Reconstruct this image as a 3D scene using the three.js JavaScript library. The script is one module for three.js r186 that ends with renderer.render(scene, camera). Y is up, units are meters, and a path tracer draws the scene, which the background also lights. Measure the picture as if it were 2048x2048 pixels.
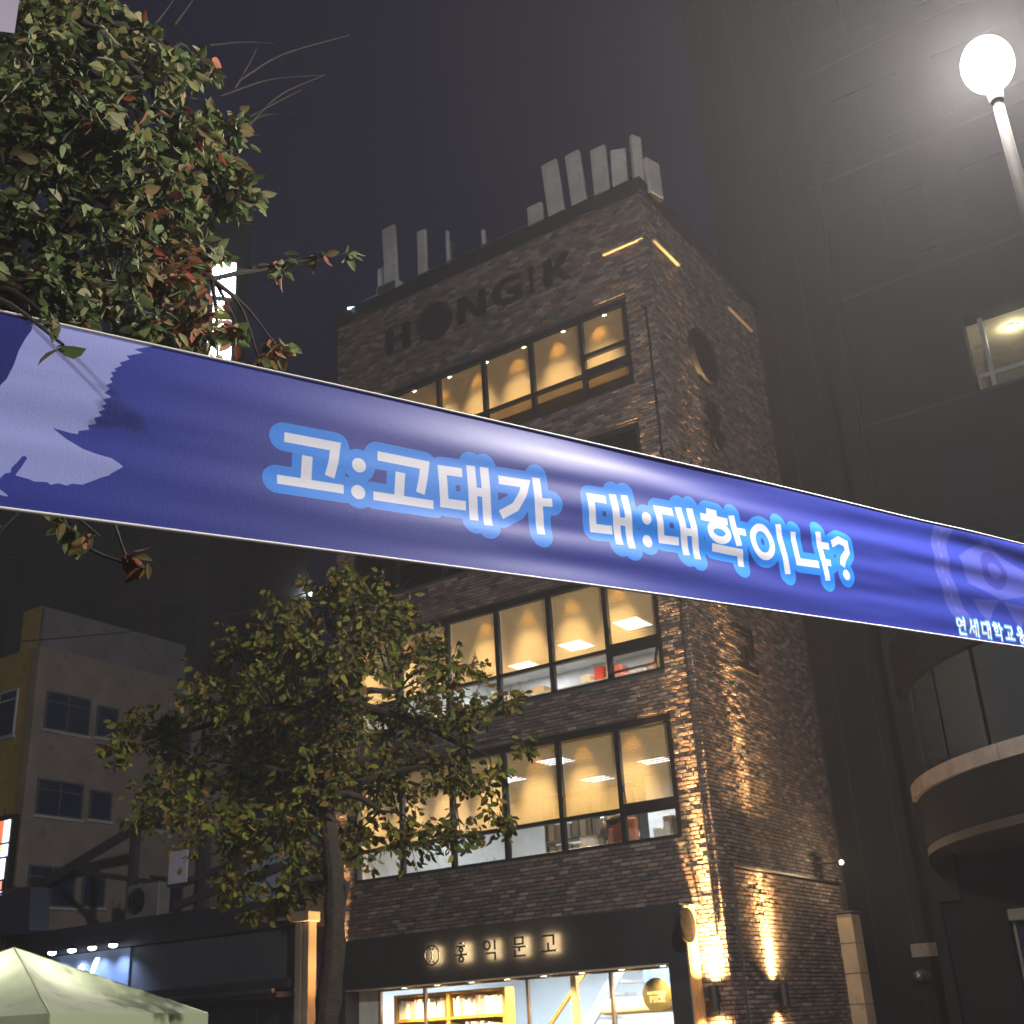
import * as THREE from 'three';
import { mergeGeometries } from 'three/addons/utils/BufferGeometryUtils.js';
import { FontLoader } from 'three/addons/loaders/FontLoader.js';
import { TextGeometry } from 'three/addons/geometries/TextGeometry.js';
import { RoundedBoxGeometry } from 'three/addons/geometries/RoundedBoxGeometry.js';
import { RectAreaLightUniformsLib } from 'three/addons/lights/RectAreaLightUniformsLib.js';

// ---------------------------------------------------------------- camera, sky, moon, exposure
const scene = new THREE.Scene();
const renderer = new THREE.WebGLRenderer({ antialias: true });
renderer.toneMapping = THREE.LinearToneMapping;
renderer.toneMappingExposure = 1.6;
renderer.shadowMap.enabled = true;
RectAreaLightUniformsLib.init();
const rad = Math.PI / 180;
const camera = new THREE.PerspectiveCamera(45.97, 1, 0.1, 400);
camera.rotation.order = 'YXZ';
camera.position.set(0, 1.6, 0);
camera.rotation.set(23.336 * rad, 0, -3.308 * rad);
camera.focus = 6.5; camera.userData.fStop = 5;
scene.add(camera);

{ // night sky over the city: navy, a little paler towards the horizon
  const W = 64, H = 32, a = new Float32Array(W * H * 4);
  for (let y = 0; y < H; y++) for (let x = 0; x < W; x++) {
    const up = Math.max(0, (y + 0.5) / H * 2 - 1), k = Math.exp(-up * 2.2), o = (y * W + x) * 4;
    a[o] = 0.0010 + 0.0016 * k; a[o + 1] = 0.0009 + 0.0016 * k; a[o + 2] = 0.0062 + 0.0045 * k; a[o + 3] = 1;
  }
  const t = new THREE.DataTexture(a, W, H, THREE.RGBAFormat, THREE.FloatType);
  t.mapping = THREE.EquirectangularReflectionMapping; t.magFilter = THREE.LinearFilter; t.needsUpdate = true;
  scene.background = t; scene.environment = t;
}
const moon = new THREE.DirectionalLight(0xbcccff, 0.02);
moon.name = 'moon_light'; moon.position.set(-30, 60, 25); moon.castShadow = true; moon.shadow.radius = 4;
Object.assign(moon.shadow.camera, { left: -40, right: 40, top: 40, bottom: -40, far: 160 });
scene.add(moon);
scene.fog = new THREE.FogExp2(0xe6e6ec, 0.0018);

// ---------------------------------------------------------------- helpers
let seed = 20231;
const rnd = () => { seed = (seed + 0x6d2b79f5) | 0; let t = Math.imul(seed ^ (seed >>> 15), 1 | seed); t = (t + Math.imul(t ^ (t >>> 7), 61 | t)) ^ t; return ((t ^ (t >>> 14)) >>> 0) / 4294967296; };
const rr = (a, b) => a + (b - a) * rnd();
const pick = (l) => l[Math.floor(rnd() * l.length) % l.length];
const V = (x, y, z) => new THREE.Vector3(x, y, z);
// the street grid: x runs along the shop fronts, z out of them towards the street; its origin is the foot of the bookshop's corner
const TURN = -33.05 * rad, ORIGIN = V(3.079, 0, -20.773);
const toWorld = (x, y, z) => V(x, y, z).applyAxisAngle(V(0, 1, 0), TURN).add(ORIGIN);
const names = {};
const numbered = (n) => { const k = names[n] = (names[n] ?? -1) + 1; return k ? n + '_' + String(k).padStart(3, '0') : n; };
function tag(o, label, category, group, kind) {
  if (label) o.userData.label = label; if (category) o.userData.category = category; if (group) o.userData.group = group; if (kind) o.userData.kind = kind;
  return o;
}
// a thing standing in the street grid
function thing(name, label, category, [x, y, z] = [0, 0, 0], turn = 0, group) {
  const o = new THREE.Group(); o.name = numbered(name); o.position.copy(toWorld(x, y, z)); o.rotation.y = TURN + turn; scene.add(o);
  return tag(o, label, category, group);
}
function thingAt(name, label, category, [x, y, z], turn = 0, group) {
  const o = new THREE.Group(); o.name = numbered(name); o.position.set(x, y, z); o.rotation.y = turn; scene.add(o);
  return tag(o, label, category, group);
}
function sub(name, parent, [x, y, z] = [0, 0, 0]) { const o = new THREE.Group(); o.name = name; o.position.set(x, y, z); parent.add(o); return o; }
// boxes by their limits; uv in metres
function bb(x0, x1, y0, y1, z0, z1) { const g = new THREE.BoxGeometry(Math.abs(x1 - x0), Math.abs(y1 - y0), Math.abs(z1 - z0)); g.translate((x0 + x1) / 2, (y0 + y1) / 2, (z0 + z1) / 2); return g; }
function rb(x0, x1, y0, y1, z0, z1, r = 0.01) { const g = new RoundedBoxGeometry(x1 - x0, y1 - y0, z1 - z0, 2, r); g.translate((x0 + x1) / 2, (y0 + y1) / 2, (z0 + z1) / 2); return g; }
function cyl(r0, r1, h, x, y, z, n = 20, open = false) { const g = new THREE.CylinderGeometry(r1, r0, h, n, 1, open); g.translate(x, y + h / 2, z); return g; }
function tube(pts, r, n = 6, seg = 0) { return new THREE.TubeGeometry(new THREE.CatmullRomCurve3(pts), seg || Math.max(2, pts.length * 4), r, n); }
function taper(pts, r0, r1, n = 7) { // a limb that thins towards its end
  const seg = Math.max(4, pts.length * 4), g = new THREE.TubeGeometry(new THREE.CatmullRomCurve3(pts), seg, 1, n), c = new THREE.CatmullRomCurve3(pts), p = g.attributes.position, q = V(0, 0, 0), v = V(0, 0, 0);
  for (let i = 0; i <= seg; i++) { c.getPointAt(i / seg, q); const r = r0 + (r1 - r0) * (i / seg); for (let j = 0; j <= n; j++) { const k = i * (n + 1) + j; v.fromBufferAttribute(p, k).sub(q).multiplyScalar(r * (1 + 0.12 * Math.sin(i * 2.7 + j))).add(q); p.setXYZ(k, v.x, v.y, v.z); } }
  g.computeVertexNormals(); return g;
}
function rod(a, b, r, n = 8) { const d = b.clone().sub(a), g = new THREE.CylinderGeometry(r, r, d.length(), n); g.applyQuaternion(new THREE.Quaternion().setFromUnitVectors(V(0, 1, 0), d.normalize())); g.translate((a.x + b.x) / 2, (a.y + b.y) / 2, (a.z + b.z) / 2); return g; }
function bar(a, b, w, h = w) { const d = b.clone().sub(a), g = new THREE.BoxGeometry(w, d.length(), h); g.applyQuaternion(new THREE.Quaternion().setFromUnitVectors(V(0, 1, 0), d.normalize())); g.translate((a.x + b.x) / 2, (a.y + b.y) / 2, (a.z + b.z) / 2); return g; }
function paneOf(x0, x1, y0, y1, z) { const g = new THREE.PlaneGeometry(x1 - x0, y1 - y0); g.translate((x0 + x1) / 2, (y0 + y1) / 2, z); return g; }
function metric(g) { // uv in metres, by the way each face points
  if (g.index) g = g.toNonIndexed();
  const p = g.attributes.position, n = g.attributes.normal, uv = new Float32Array(p.count * 2);
  for (let i = 0; i < p.count; i++) {
    const ax = Math.abs(n.getX(i)), ay = Math.abs(n.getY(i)), az = Math.abs(n.getZ(i));
    if (ay >= ax && ay >= az) { uv[2 * i] = p.getX(i); uv[2 * i + 1] = p.getZ(i); } else if (ax >= az) { uv[2 * i] = p.getZ(i); uv[2 * i + 1] = p.getY(i); } else { uv[2 * i] = p.getX(i); uv[2 * i + 1] = p.getY(i); }
  }
  g.setAttribute('uv', new THREE.BufferAttribute(uv, 2)); return g;
}
function merge(list) {
  list = [].concat(list).map((g) => { g = g.index ? g.toNonIndexed() : g; for (const k of Object.keys(g.attributes)) if (!['position', 'normal', 'uv'].includes(k)) g.deleteAttribute(k); return g; });
  return list.length > 1 ? mergeGeometries(list) : list[0];
}
function part(name, geos, mat, parent, keepUv = false) {
  let g = merge(geos); if (!keepUv) g = metric(g);
  const m = new THREE.Mesh(g, mat); m.name = name; m.castShadow = m.receiveShadow = true; parent.add(m); return m;
}
function solo(name, geos, mat, label, category, group, kind) { const m = part(numbered(name), geos, mat, scene); return tag(m, label, category, group, kind); }
function lightIn(l, parent, [x, y, z], aim, name) {
  l.name = name; l.position.set(x, y, z); l.castShadow = !l.isRectAreaLight; parent.add(l);
  if (l.target && aim) { l.target.position.set(...aim); l.target.name = name + '_aim'; parent.add(l.target); }
  return l;
}

// ---------------------------------------------------------------- materials
function noiseTexture(size, fn, color = false) {
  const a = new Uint8Array(size * size * 4);
  for (let y = 0; y < size; y++) for (let x = 0; x < size; x++) { const c = fn(x / size, y / size), o = (y * size + x) * 4; for (let k = 0; k < 3; k++) a[o + k] = Math.max(0, Math.min(255, 255 * (c.length ? c[k] : c))); a[o + 3] = 255; }
  const t = new THREE.DataTexture(a, size, size); t.wrapS = t.wrapT = THREE.RepeatWrapping; t.magFilter = THREE.LinearFilter; if (color) t.colorSpace = THREE.SRGBColorSpace; t.needsUpdate = true; return t;
}
const lattice = Array.from({ length: 4096 }, rnd);
function vnoise(x, y, n) { // tiles with period n
  const i = Math.floor(x), j = Math.floor(y), s = (t) => t * t * (3 - 2 * t), u = s(x - i), v = s(y - j), h = (a, b) => lattice[((((a % n) + n) % n) * 67 + (((b % n) + n) % n) * 131 + n * 17) & 4095];
  return (h(i, j) * (1 - u) + h(i + 1, j) * u) * (1 - v) + (h(i, j + 1) * (1 - u) + h(i + 1, j + 1) * u) * v;
}
const fbm = (u, v, n, oct = 4) => { let s = 0, a = 0.5, w = 0; for (let o = 0; o < oct; o++, n *= 2, a *= 0.6) { s += a * vnoise(u * n, v * n, n); w += a; } return s / w; };
const plasterMap = noiseTexture(512, (u, v) => { const k = 0.78 + 0.22 * fbm(u, v, 4, 6), s = Math.max(0, fbm(u, v * 0.999, 7, 3) - 0.62) * 0.9; return k - s; }, true);
const grimeMap = noiseTexture(512, (u, v) => { const k = 0.62 + 0.38 * fbm(u, v, 3, 7); return [k, k * 0.985, k * 0.96]; }, true);
const bumpMap = noiseTexture(512, (u, v) => fbm(u, v, 16, 5));
const barkMap = noiseTexture(256, (u, v) => { const k = 0.5 + 0.5 * fbm(u, v, 8, 5); return [k, k * 0.93, k * 0.85]; }, true);
const woodMap = noiseTexture(256, (u, v) => { const k = 0.75 + 0.25 * vnoise(u * 64, v * 4 + 2 * vnoise(u * 8, v * 4, 8), 64); return [k, k * 0.95, k * 0.85]; }, true);
const rep = (t, k, m = k) => { const c = t.clone(); c.repeat.set(k, m); c.needsUpdate = true; return c; };
const lin = (r, g, b) => new THREE.Color().setRGB(r, g, b);
const std = (c, rough = 0.8, o = {}) => new THREE.MeshStandardMaterial({ color: lin(...c), roughness: rough, ...o });
const phy = (c, rough, o = {}) => new THREE.MeshPhysicalMaterial({ color: lin(...c), roughness: rough, ...o });
const glow = (c, k) => new THREE.MeshStandardMaterial({ color: lin(0.6, 0.6, 0.6), roughness: 0.6, emissive: lin(...c), emissiveIntensity: k });
const plaster = { map: rep(plasterMap, 0.45), bumpMap: rep(bumpMap, 0.9), bumpScale: 0.004 }, grime = { map: rep(grimeMap, 0.3), bumpMap: rep(bumpMap, 1.3), bumpScale: 0.003 };
const M = {
  mortar: std([0.11, 0.1, 0.092], 0.95, grime), darkMetal: std([0.022, 0.022, 0.024], 0.45, { metalness: 0.3 }), frame: std([0.018, 0.017, 0.018], 0.4),
  fascia: std([0.045, 0.046, 0.055], 0.5, { map: rep(grimeMap, 0.5) }), letter: std([0.012, 0.011, 0.011], 0.6), white: std([0.72, 0.72, 0.7], 0.8, plaster), ceiling: std([0.78, 0.78, 0.76], 0.9, plaster),
  glass: phy([0.97, 0.98, 0.98], 0.0, { transmission: 1, ior: 1.5 }), tinted: phy([0.3, 0.27, 0.22], 0.0, { transmission: 1, ior: 1.5 }), darkGlass: phy([0.02, 0.035, 0.075], 0.04, { specularIntensity: 1 }),
  blind: phy([0.80, 0.62, 0.30], 1, { transmission: 0.55 }), oak: std([0.60, 0.36, 0.07], 0.5, { map: rep(woodMap, 0.6) }), floor: std([0.3, 0.27, 0.23], 0.5, { map: rep(grimeMap, 0.4) }),
  bark: std([0.05, 0.043, 0.036], 0.9, { map: rep(barkMap, 2), bumpMap: rep(bumpMap, 3), bumpScale: 0.01 }), asphalt: std([0.05, 0.05, 0.052], 0.9, { map: rep(grimeMap, 0.4), bumpMap: rep(bumpMap, 4), bumpScale: 0.004 }),
  paving: std([0.24, 0.22, 0.21], 0.9, grime), steel: std([0.32, 0.33, 0.34], 0.4, { metalness: 0.7, map: rep(grimeMap, 0.8) }), antenna: std([0.58, 0.58, 0.57], 0.6, { map: rep(plasterMap, 0.7) }),
};

// ---------------------------------------------------------------- ground
function sheet(name, x0, x1, z0, z1, y, mat, label, category) {
  const g = new THREE.PlaneGeometry(x1 - x0, z1 - z0); g.rotateX(-Math.PI / 2); g.translate((x0 + x1) / 2, 0, (z0 + z1) / 2);
  const m = part(name, g, mat, scene); m.position.copy(toWorld(0, y, 0)); m.rotation.y = TURN; return tag(m, label, category, null, 'structure');
}
sheet('ground', -160, 160, -160, 160, 0, M.asphalt, 'dark asphalt ground of the street', 'ground');
{ const p = part('pavement', bb(-40, 14, 0.004, 0.13, -12, 3.2), M.paving, scene); p.position.copy(toWorld(0, 0, 0)); p.rotation.y = TURN; tag(p, 'grey pavement along the shop fronts', 'pavement', null, 'structure'); }

// ---------------------------------------------------------------- brick bookshop
const BW = 8.45, BH = 17.75, BD = 5.8;
const bays = [-0.6, -1.74, -3.0, -4.24, -5.49, -6.75, -7.95];
const floors = [ // sill, transom, head, floor level, ceiling level, lit
  { sill: 4.52, tr: 5.12, head: 6.68, fl: 3.95, ce: 6.82, lit: 2 }, { sill: 7.46, tr: 8.06, head: 9.56, fl: 6.95, ce: 9.7, lit: 3 },
  { sill: 10.42, tr: 11.02, head: 12.5, fl: 9.85, ce: 12.64, lit: 0 }, { sill: 13.33, tr: 13.96, head: 15.38, fl: 12.78, ce: 15.52, lit: 5 }];
const shop = thing('bookshop_building', 'five storey brown brick corner building with lit window bands and a black shop front', 'building');
const font = await new FontLoader().loadAsync('fonts/droid/droid_sans_bold.typeface.json');
{
  // walls behind the brick skin
  const front = [bb(-BW, bays[6], 0, BH, -0.25, 0), bb(bays[0], -0.001, 0, BH, -0.25, 0)];
  let y = 2.75; for (const f of floors) { front.push(bb(bays[6], bays[0], y, f.sill, -0.25, 0)); y = f.head; } front.push(bb(bays[6], bays[0], y, BH, -0.25, 0));
  part('front_wall', front, M.mortar, shop);
  part('side_wall', [bb(-0.25, 0, 0, BH, -BD, -0.251), bb(0, 0.07, 0, 3.98, -BD + 0.4, -0.36)], M.mortar, shop);
  part('rear_wall', [bb(-BW, 0, 0, BH - 0.3, -BD - 0.2, -BD - 0.001), bb(-BW, -BW + 0.25, 0, BH, -BD, -0.251)], M.mortar, shop);
  part('roof_slab', bb(-BW + 0.26, -0.26, BH - 0.9, BH - 0.7, -BD, -0.26), M.mortar, shop);
  part('parapet_cap', [bb(-BW - 0.05, 0.06, BH, BH + 0.34, -0.3, 0.06), bb(-0.3, 0.06, BH, BH + 0.34, -BD - 0.25, -0.302), bb(-BW - 0.05, -BW + 0.3, BH, BH + 0.34, -BD - 0.25, -0.302)], M.darkMetal, shop);
  part('ledge', rb(-0.01, 0.11, 3.98, 4.03, -BD + 0.4, -0.36, 0.008), M.darkMetal, shop);
}
// bricks: real blocks with their own edges, laid in running bond and cut at the openings
{
  const L = 0.21, P = 0.0705, JT = 0.011, list = [];
  const cut = (a, b, holes) => { let s = [[a, b]]; for (const [h0, h1] of holes) s = s.flatMap(([p, q]) => (h1 <= p || h0 >= q ? [[p, q]] : [[p, h0], [h1, q]].filter(([m, n]) => n - m > 0.035))); return s; };
  function lay(x0, x1, y0, y1, holesAt, put) {
    for (let row = 0, y = y0; y + P <= y1 + 0.01; row++, y += P) {
      const off = (row % 2 ? L / 2 : 0) + (row % 5 === 3 ? 0.05 : 0) + rr(-0.012, 0.012), holes = holesAt(y + P / 2);
      for (let x = x0 - off; x < x1; x += L) for (const [p, q] of cut(Math.max(x, x0), Math.min(x + L - JT, x1), holes)) if (q - p > 0.03) put((p + q) / 2, y + P / 2, q - p, P - JT);
    }
  }
  const winHole = (y) => { const h = []; for (const f of floors) if (y > f.sill - 0.03 && y < f.head + 0.03) h.push([bays[6] - 0.012, bays[0] + 0.012]); if (y < 3.42) h.push([-8.14, -0.52]); return h; };
  lay(-BW, -0.0, 0.14, BH, winHole, (x, y, w, h) => list.push({ p: [x, y, 0], r: 0, w, h }));
  lay(-0.35, 0.03, 0.14, BH, () => [], (z, y, w, h) => { if (z + w / 2 < 0.031) list.push({ p: [0, y, z - 0.03], r: 1, w, h }); });
  lay(-BD, -0.352 - 0.03, 4.04, BH, () => [], (z, y, w, h) => list.push({ p: [0, y, z], r: 1, w, h }));
  lay(-BD + 0.4, -0.372, 0.14, 3.96, () => [], (z, y, w, h) => list.push({ p: [0.07, y, z], r: 1, w, h }));
  // one block: a front face set in from its back edges
  const g = new THREE.BoxGeometry(1, 1, 0.026); { const p = g.attributes.position; for (let i = 0; i < p.count; i++) if (p.getZ(i) > 0) { p.setX(i, p.getX(i) * 0.965); p.setY(i, p.getY(i) * 0.88); } g.translate(0, 0, 0.012); g.computeVertexNormals(); }
  const tones = [[0.22, 0.156, 0.142], [0.268, 0.191, 0.17], [0.183, 0.145, 0.145], [0.134, 0.127, 0.139], [0.244, 0.224, 0.227], [0.354, 0.304, 0.291], [0.105, 0.106, 0.121], [0.207, 0.165, 0.156]];
  const grain = { map: rep(grimeMap, 0.7), bumpMap: rep(bumpMap, 0.5), bumpScale: 0.004 };
  const mats = tones.map((c) => std(c, 0.85, grain));
  const eye = shop.worldToLocal(camera.position.clone()); shop.updateMatrixWorld(true); eye.copy(shop.worldToLocal(camera.position.clone()));
  for (const b of list) { b.d = Math.hypot(b.p[0] - eye.x, b.p[1] - eye.y, b.p[2] - eye.z) / Math.sqrt(b.w * (b.r ? 0.45 : 0.9)) + (b.p[1] < 1.65 ? 99 : 0); b.tone = Math.floor(rnd() * tones.length); b.k = rr(0.8, 1.2); b.m = new THREE.Matrix4().compose(V(b.p[0] + (b.r ? rr(-0.004, 0.003) : 0), b.p[1], b.p[2] + (b.r ? 0 : rr(-0.004, 0.003))), new THREE.Quaternion().setFromEuler(new THREE.Euler(rr(-0.02, 0.02), (b.r ? Math.PI / 2 : 0) + rr(-0.012, 0.012), rr(-0.008, 0.008))), V(b.w, b.h * rr(0.94, 1.03), rr(0.9, 1.15))); }
  list.sort((a, b) => a.d - b.d);
  for (const b of list.slice(0, 300)) { const m = new THREE.Mesh(g, mats[b.tone]); m.name = 'brick'; m.castShadow = m.receiveShadow = true; b.m.decompose(m.position, m.quaternion, m.scale); shop.add(m); }
  const rest = list.slice(300), im = new THREE.InstancedMesh(g, std([1, 1, 1], 0.85, grain), rest.length), c = new THREE.Color();
  rest.forEach((b, i) => { im.setMatrixAt(i, b.m); im.setColorAt(i, c.setRGB(...tones[b.tone].map((v) => v * b.k))); });
  im.name = 'brickwork'; im.userData.kind = 'stuff'; im.castShadow = im.receiveShadow = true; shop.add(im);
}
// window bands: six sashes to a floor
const slat = (() => { const g = new THREE.BoxGeometry(1, 0.0012, 0.032); g.rotateX(70 * rad); return g; })();
for (const f of floors) for (let i = 0; i < 6; i++) {
  const x1 = bays[i] - 0.001, x0 = bays[i + 1] + 0.001, w = sub('window', shop), e = 0.045, k = i === 0 ? 0.1 : e;
  const bars = [bb(x0, x0 + e, f.sill, f.head, -0.13, -0.03), bb(x1 - (i ? e : 0.1), x1, f.sill, f.head, -0.13, -0.03), bb(x0 + e, x1 - k, f.sill, f.sill + 0.06, -0.13, -0.03), bb(x0 + e, x1 - k, f.head - 0.13, f.head, -0.13, -0.03)];
  const th = i === 0 ? 0.1 : 0.035; bars.push(bb(x0 + e, x1 - k, f.tr - th, f.tr + th, -0.13, -0.032));
  if (i === 0 && f.lit === 5) bars.push(bb(x0 + e, x1 - k, 14.34, 14.42, -0.13, -0.032));
  part('frame', bars, M.frame, w);
  part('pane', paneOf(x0 + e, x1 - k, f.tr + th, f.head - 0.13, -0.083), f.lit ? M.glass : M.tinted, w).userData.label = 'upper glass pane';
  const open = f.lit === 3 && i === 0;
  if (open) { // the tilted vent sash
    const v = sub('vent_sash', w, [0, f.tr - th, -0.06]); v.rotation.x = -0.42; const h = f.tr - th - f.sill - 0.06;
    part('pane', paneOf(x0 + 0.08, x1 - 0.14, -h + 0.03, -0.03, 0), M.glass, v);
    part('sash_frame', [bb(x0 + e, x0 + 0.08, -h, 0, -0.02, 0.02), bb(x1 - 0.14, x1 - k, -h, 0, -0.02, 0.02), bb(x0 + 0.08, x1 - 0.14, -h, -h + 0.03, -0.02, 0.02), bb(x0 + 0.08, x1 - 0.14, -0.03, 0, -0.02, 0.02)], M.frame, v);
  } else part('pane', paneOf(x0 + e, x1 - k, f.sill + 0.06, f.tr - th, -0.083), f.lit === 5 || !f.lit ? M.tinted : M.glass, w).userData.label = 'lower glass pane';
  part('handle', rb(x0 + e + 0.005, x0 + e + 0.03, f.tr + 0.3, f.tr + 0.42, -0.029, -0.012, 0.005), M.frame, w);
  if (f.lit) { // half drawn venetian blind
    const s = [], bottom = f.tr + 0.05 + (f.lit === 5 ? rr(-0.3, -0.2) : rr(-0.03, 0.02)); for (let y = f.head - 0.06; y > bottom; y -= 0.0345) { const g = slat.clone(); g.scale(x1 - x0 - 0.03, 1, 1); g.translate((x0 + x1) / 2, y, -0.2); s.push(g); }
    part('blind', s, M.blind, w);
    part('blind_rail', bb(x0 + 0.015, x1 - 0.015, bottom - 0.035, bottom - 0.012, -0.215, -0.185), M.oak, w);
  }
}
// rooms behind the lit bands
const lampWarm = [1, 0.76, 0.42];
function downlight(parentName, label, [x, y, z], I, angle, group, lean = 0.42) {
  const t = thing(parentName, label, 'lamp', [x, y, z], 0, group);
  part('trim_ring', new THREE.TorusGeometry(0.055, 0.012, 8, 20).rotateX(Math.PI / 2), M.white, t);
  part('bulb', cyl(0.05, 0.05, 0.02, 0, -0.012, 0, 18), glow([1, 0.8, 0.5], 14), t);
  const s = new THREE.SpotLight(lin(...lampWarm), I, 0, angle, 1, 2); s.shadow.radius = 1.5; lightIn(s, t, [0, -0.03, 0], [0, -2, lean], 'downlight_beam'); return t;
}
function troffer(label, [x, y, z], w, d, I, group) {
  const t = thing('ceiling_panel_light', label, 'lamp', [x, y, z], 0, group);
  part('housing', [bb(-w / 2 - 0.03, w / 2 + 0.03, -0.01, 0, -d / 2 - 0.03, d / 2 + 0.03)], M.white, t);
  part('diffuser', bb(-w / 2, w / 2, -0.02, -0.012, -d / 2, d / 2), glow([0.86, 0.93, 1], 3.2), t);
  const l = new THREE.RectAreaLight(lin(0.86, 0.94, 1), I, w, d); l.rotation.x = -Math.PI / 2; lightIn(l, t, [0, -0.03, 0], null, 'panel_glow'); return t;
}
for (const f of floors) {
  const n = { 2: 'second', 3: 'third', 0: 'fourth', 5: 'fifth' }[f.lit];
  part('room_floor', bb(-BW + 0.26, -0.26, f.fl - 0.07, f.fl, -BD, -0.26), M.floor, shop);
  part('room_ceiling', bb(-BW + 0.26, -0.26, f.ce, f.ce + 0.04, -BD, -0.26), f.lit === 5 ? std([0.6, 0.52, 0.42], 0.9) : M.ceiling, shop);
  part('room_wall', [bb(-BW + 0.27, -0.27, f.fl, f.ce, -BD, -BD + 0.05), bb(-BW + 0.27, -BW + 0.3, f.fl, f.ce, -BD + 0.05, -0.27), bb(-0.3, -0.27, f.fl, f.ce, -BD + 0.05, -0.27)], f.lit ? M.white : M.mortar, shop);
  if (!f.lit) continue;
  for (let k = 0; k < 7; k++) downlight('downlight', `small warm downlight behind the blinds of the ${n} floor windows`, [-1.38 - k * 1.03 + (f.lit === 5 ? 0 : -0.14), f.ce - 0.012, f.lit === 5 ? -0.5 : -0.46], f.lit === 5 ? 60 : 52, 0.44, `${n} floor downlights`);
  if (f.lit === 3) for (const [x, z] of [[-2.95, -3.45], [-4.72, -4.0], [-6.5, -4.6]]) troffer('white fluorescent ceiling panel on the third floor', [x, f.ce - 0.002, z], 0.6, 0.7, 36, 'third floor ceiling panels');
  if (f.lit === 2) for (const [x, z] of [[-3.1, -4.2], [-5.0, -5.0], [-6.4, -3.4], [-4.6, -2.6]]) troffer('white fluorescent ceiling panel on the second floor', [x, f.ce - 0.002, z], 0.62, 0.62, 30, 'second floor ceiling panels');
  if (f.lit === 5) troffer('dim ceiling panel deep in the fifth floor room', [-4.2, f.ce - 0.002, -4], 0.6, 0.6, 1.5);
}
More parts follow.
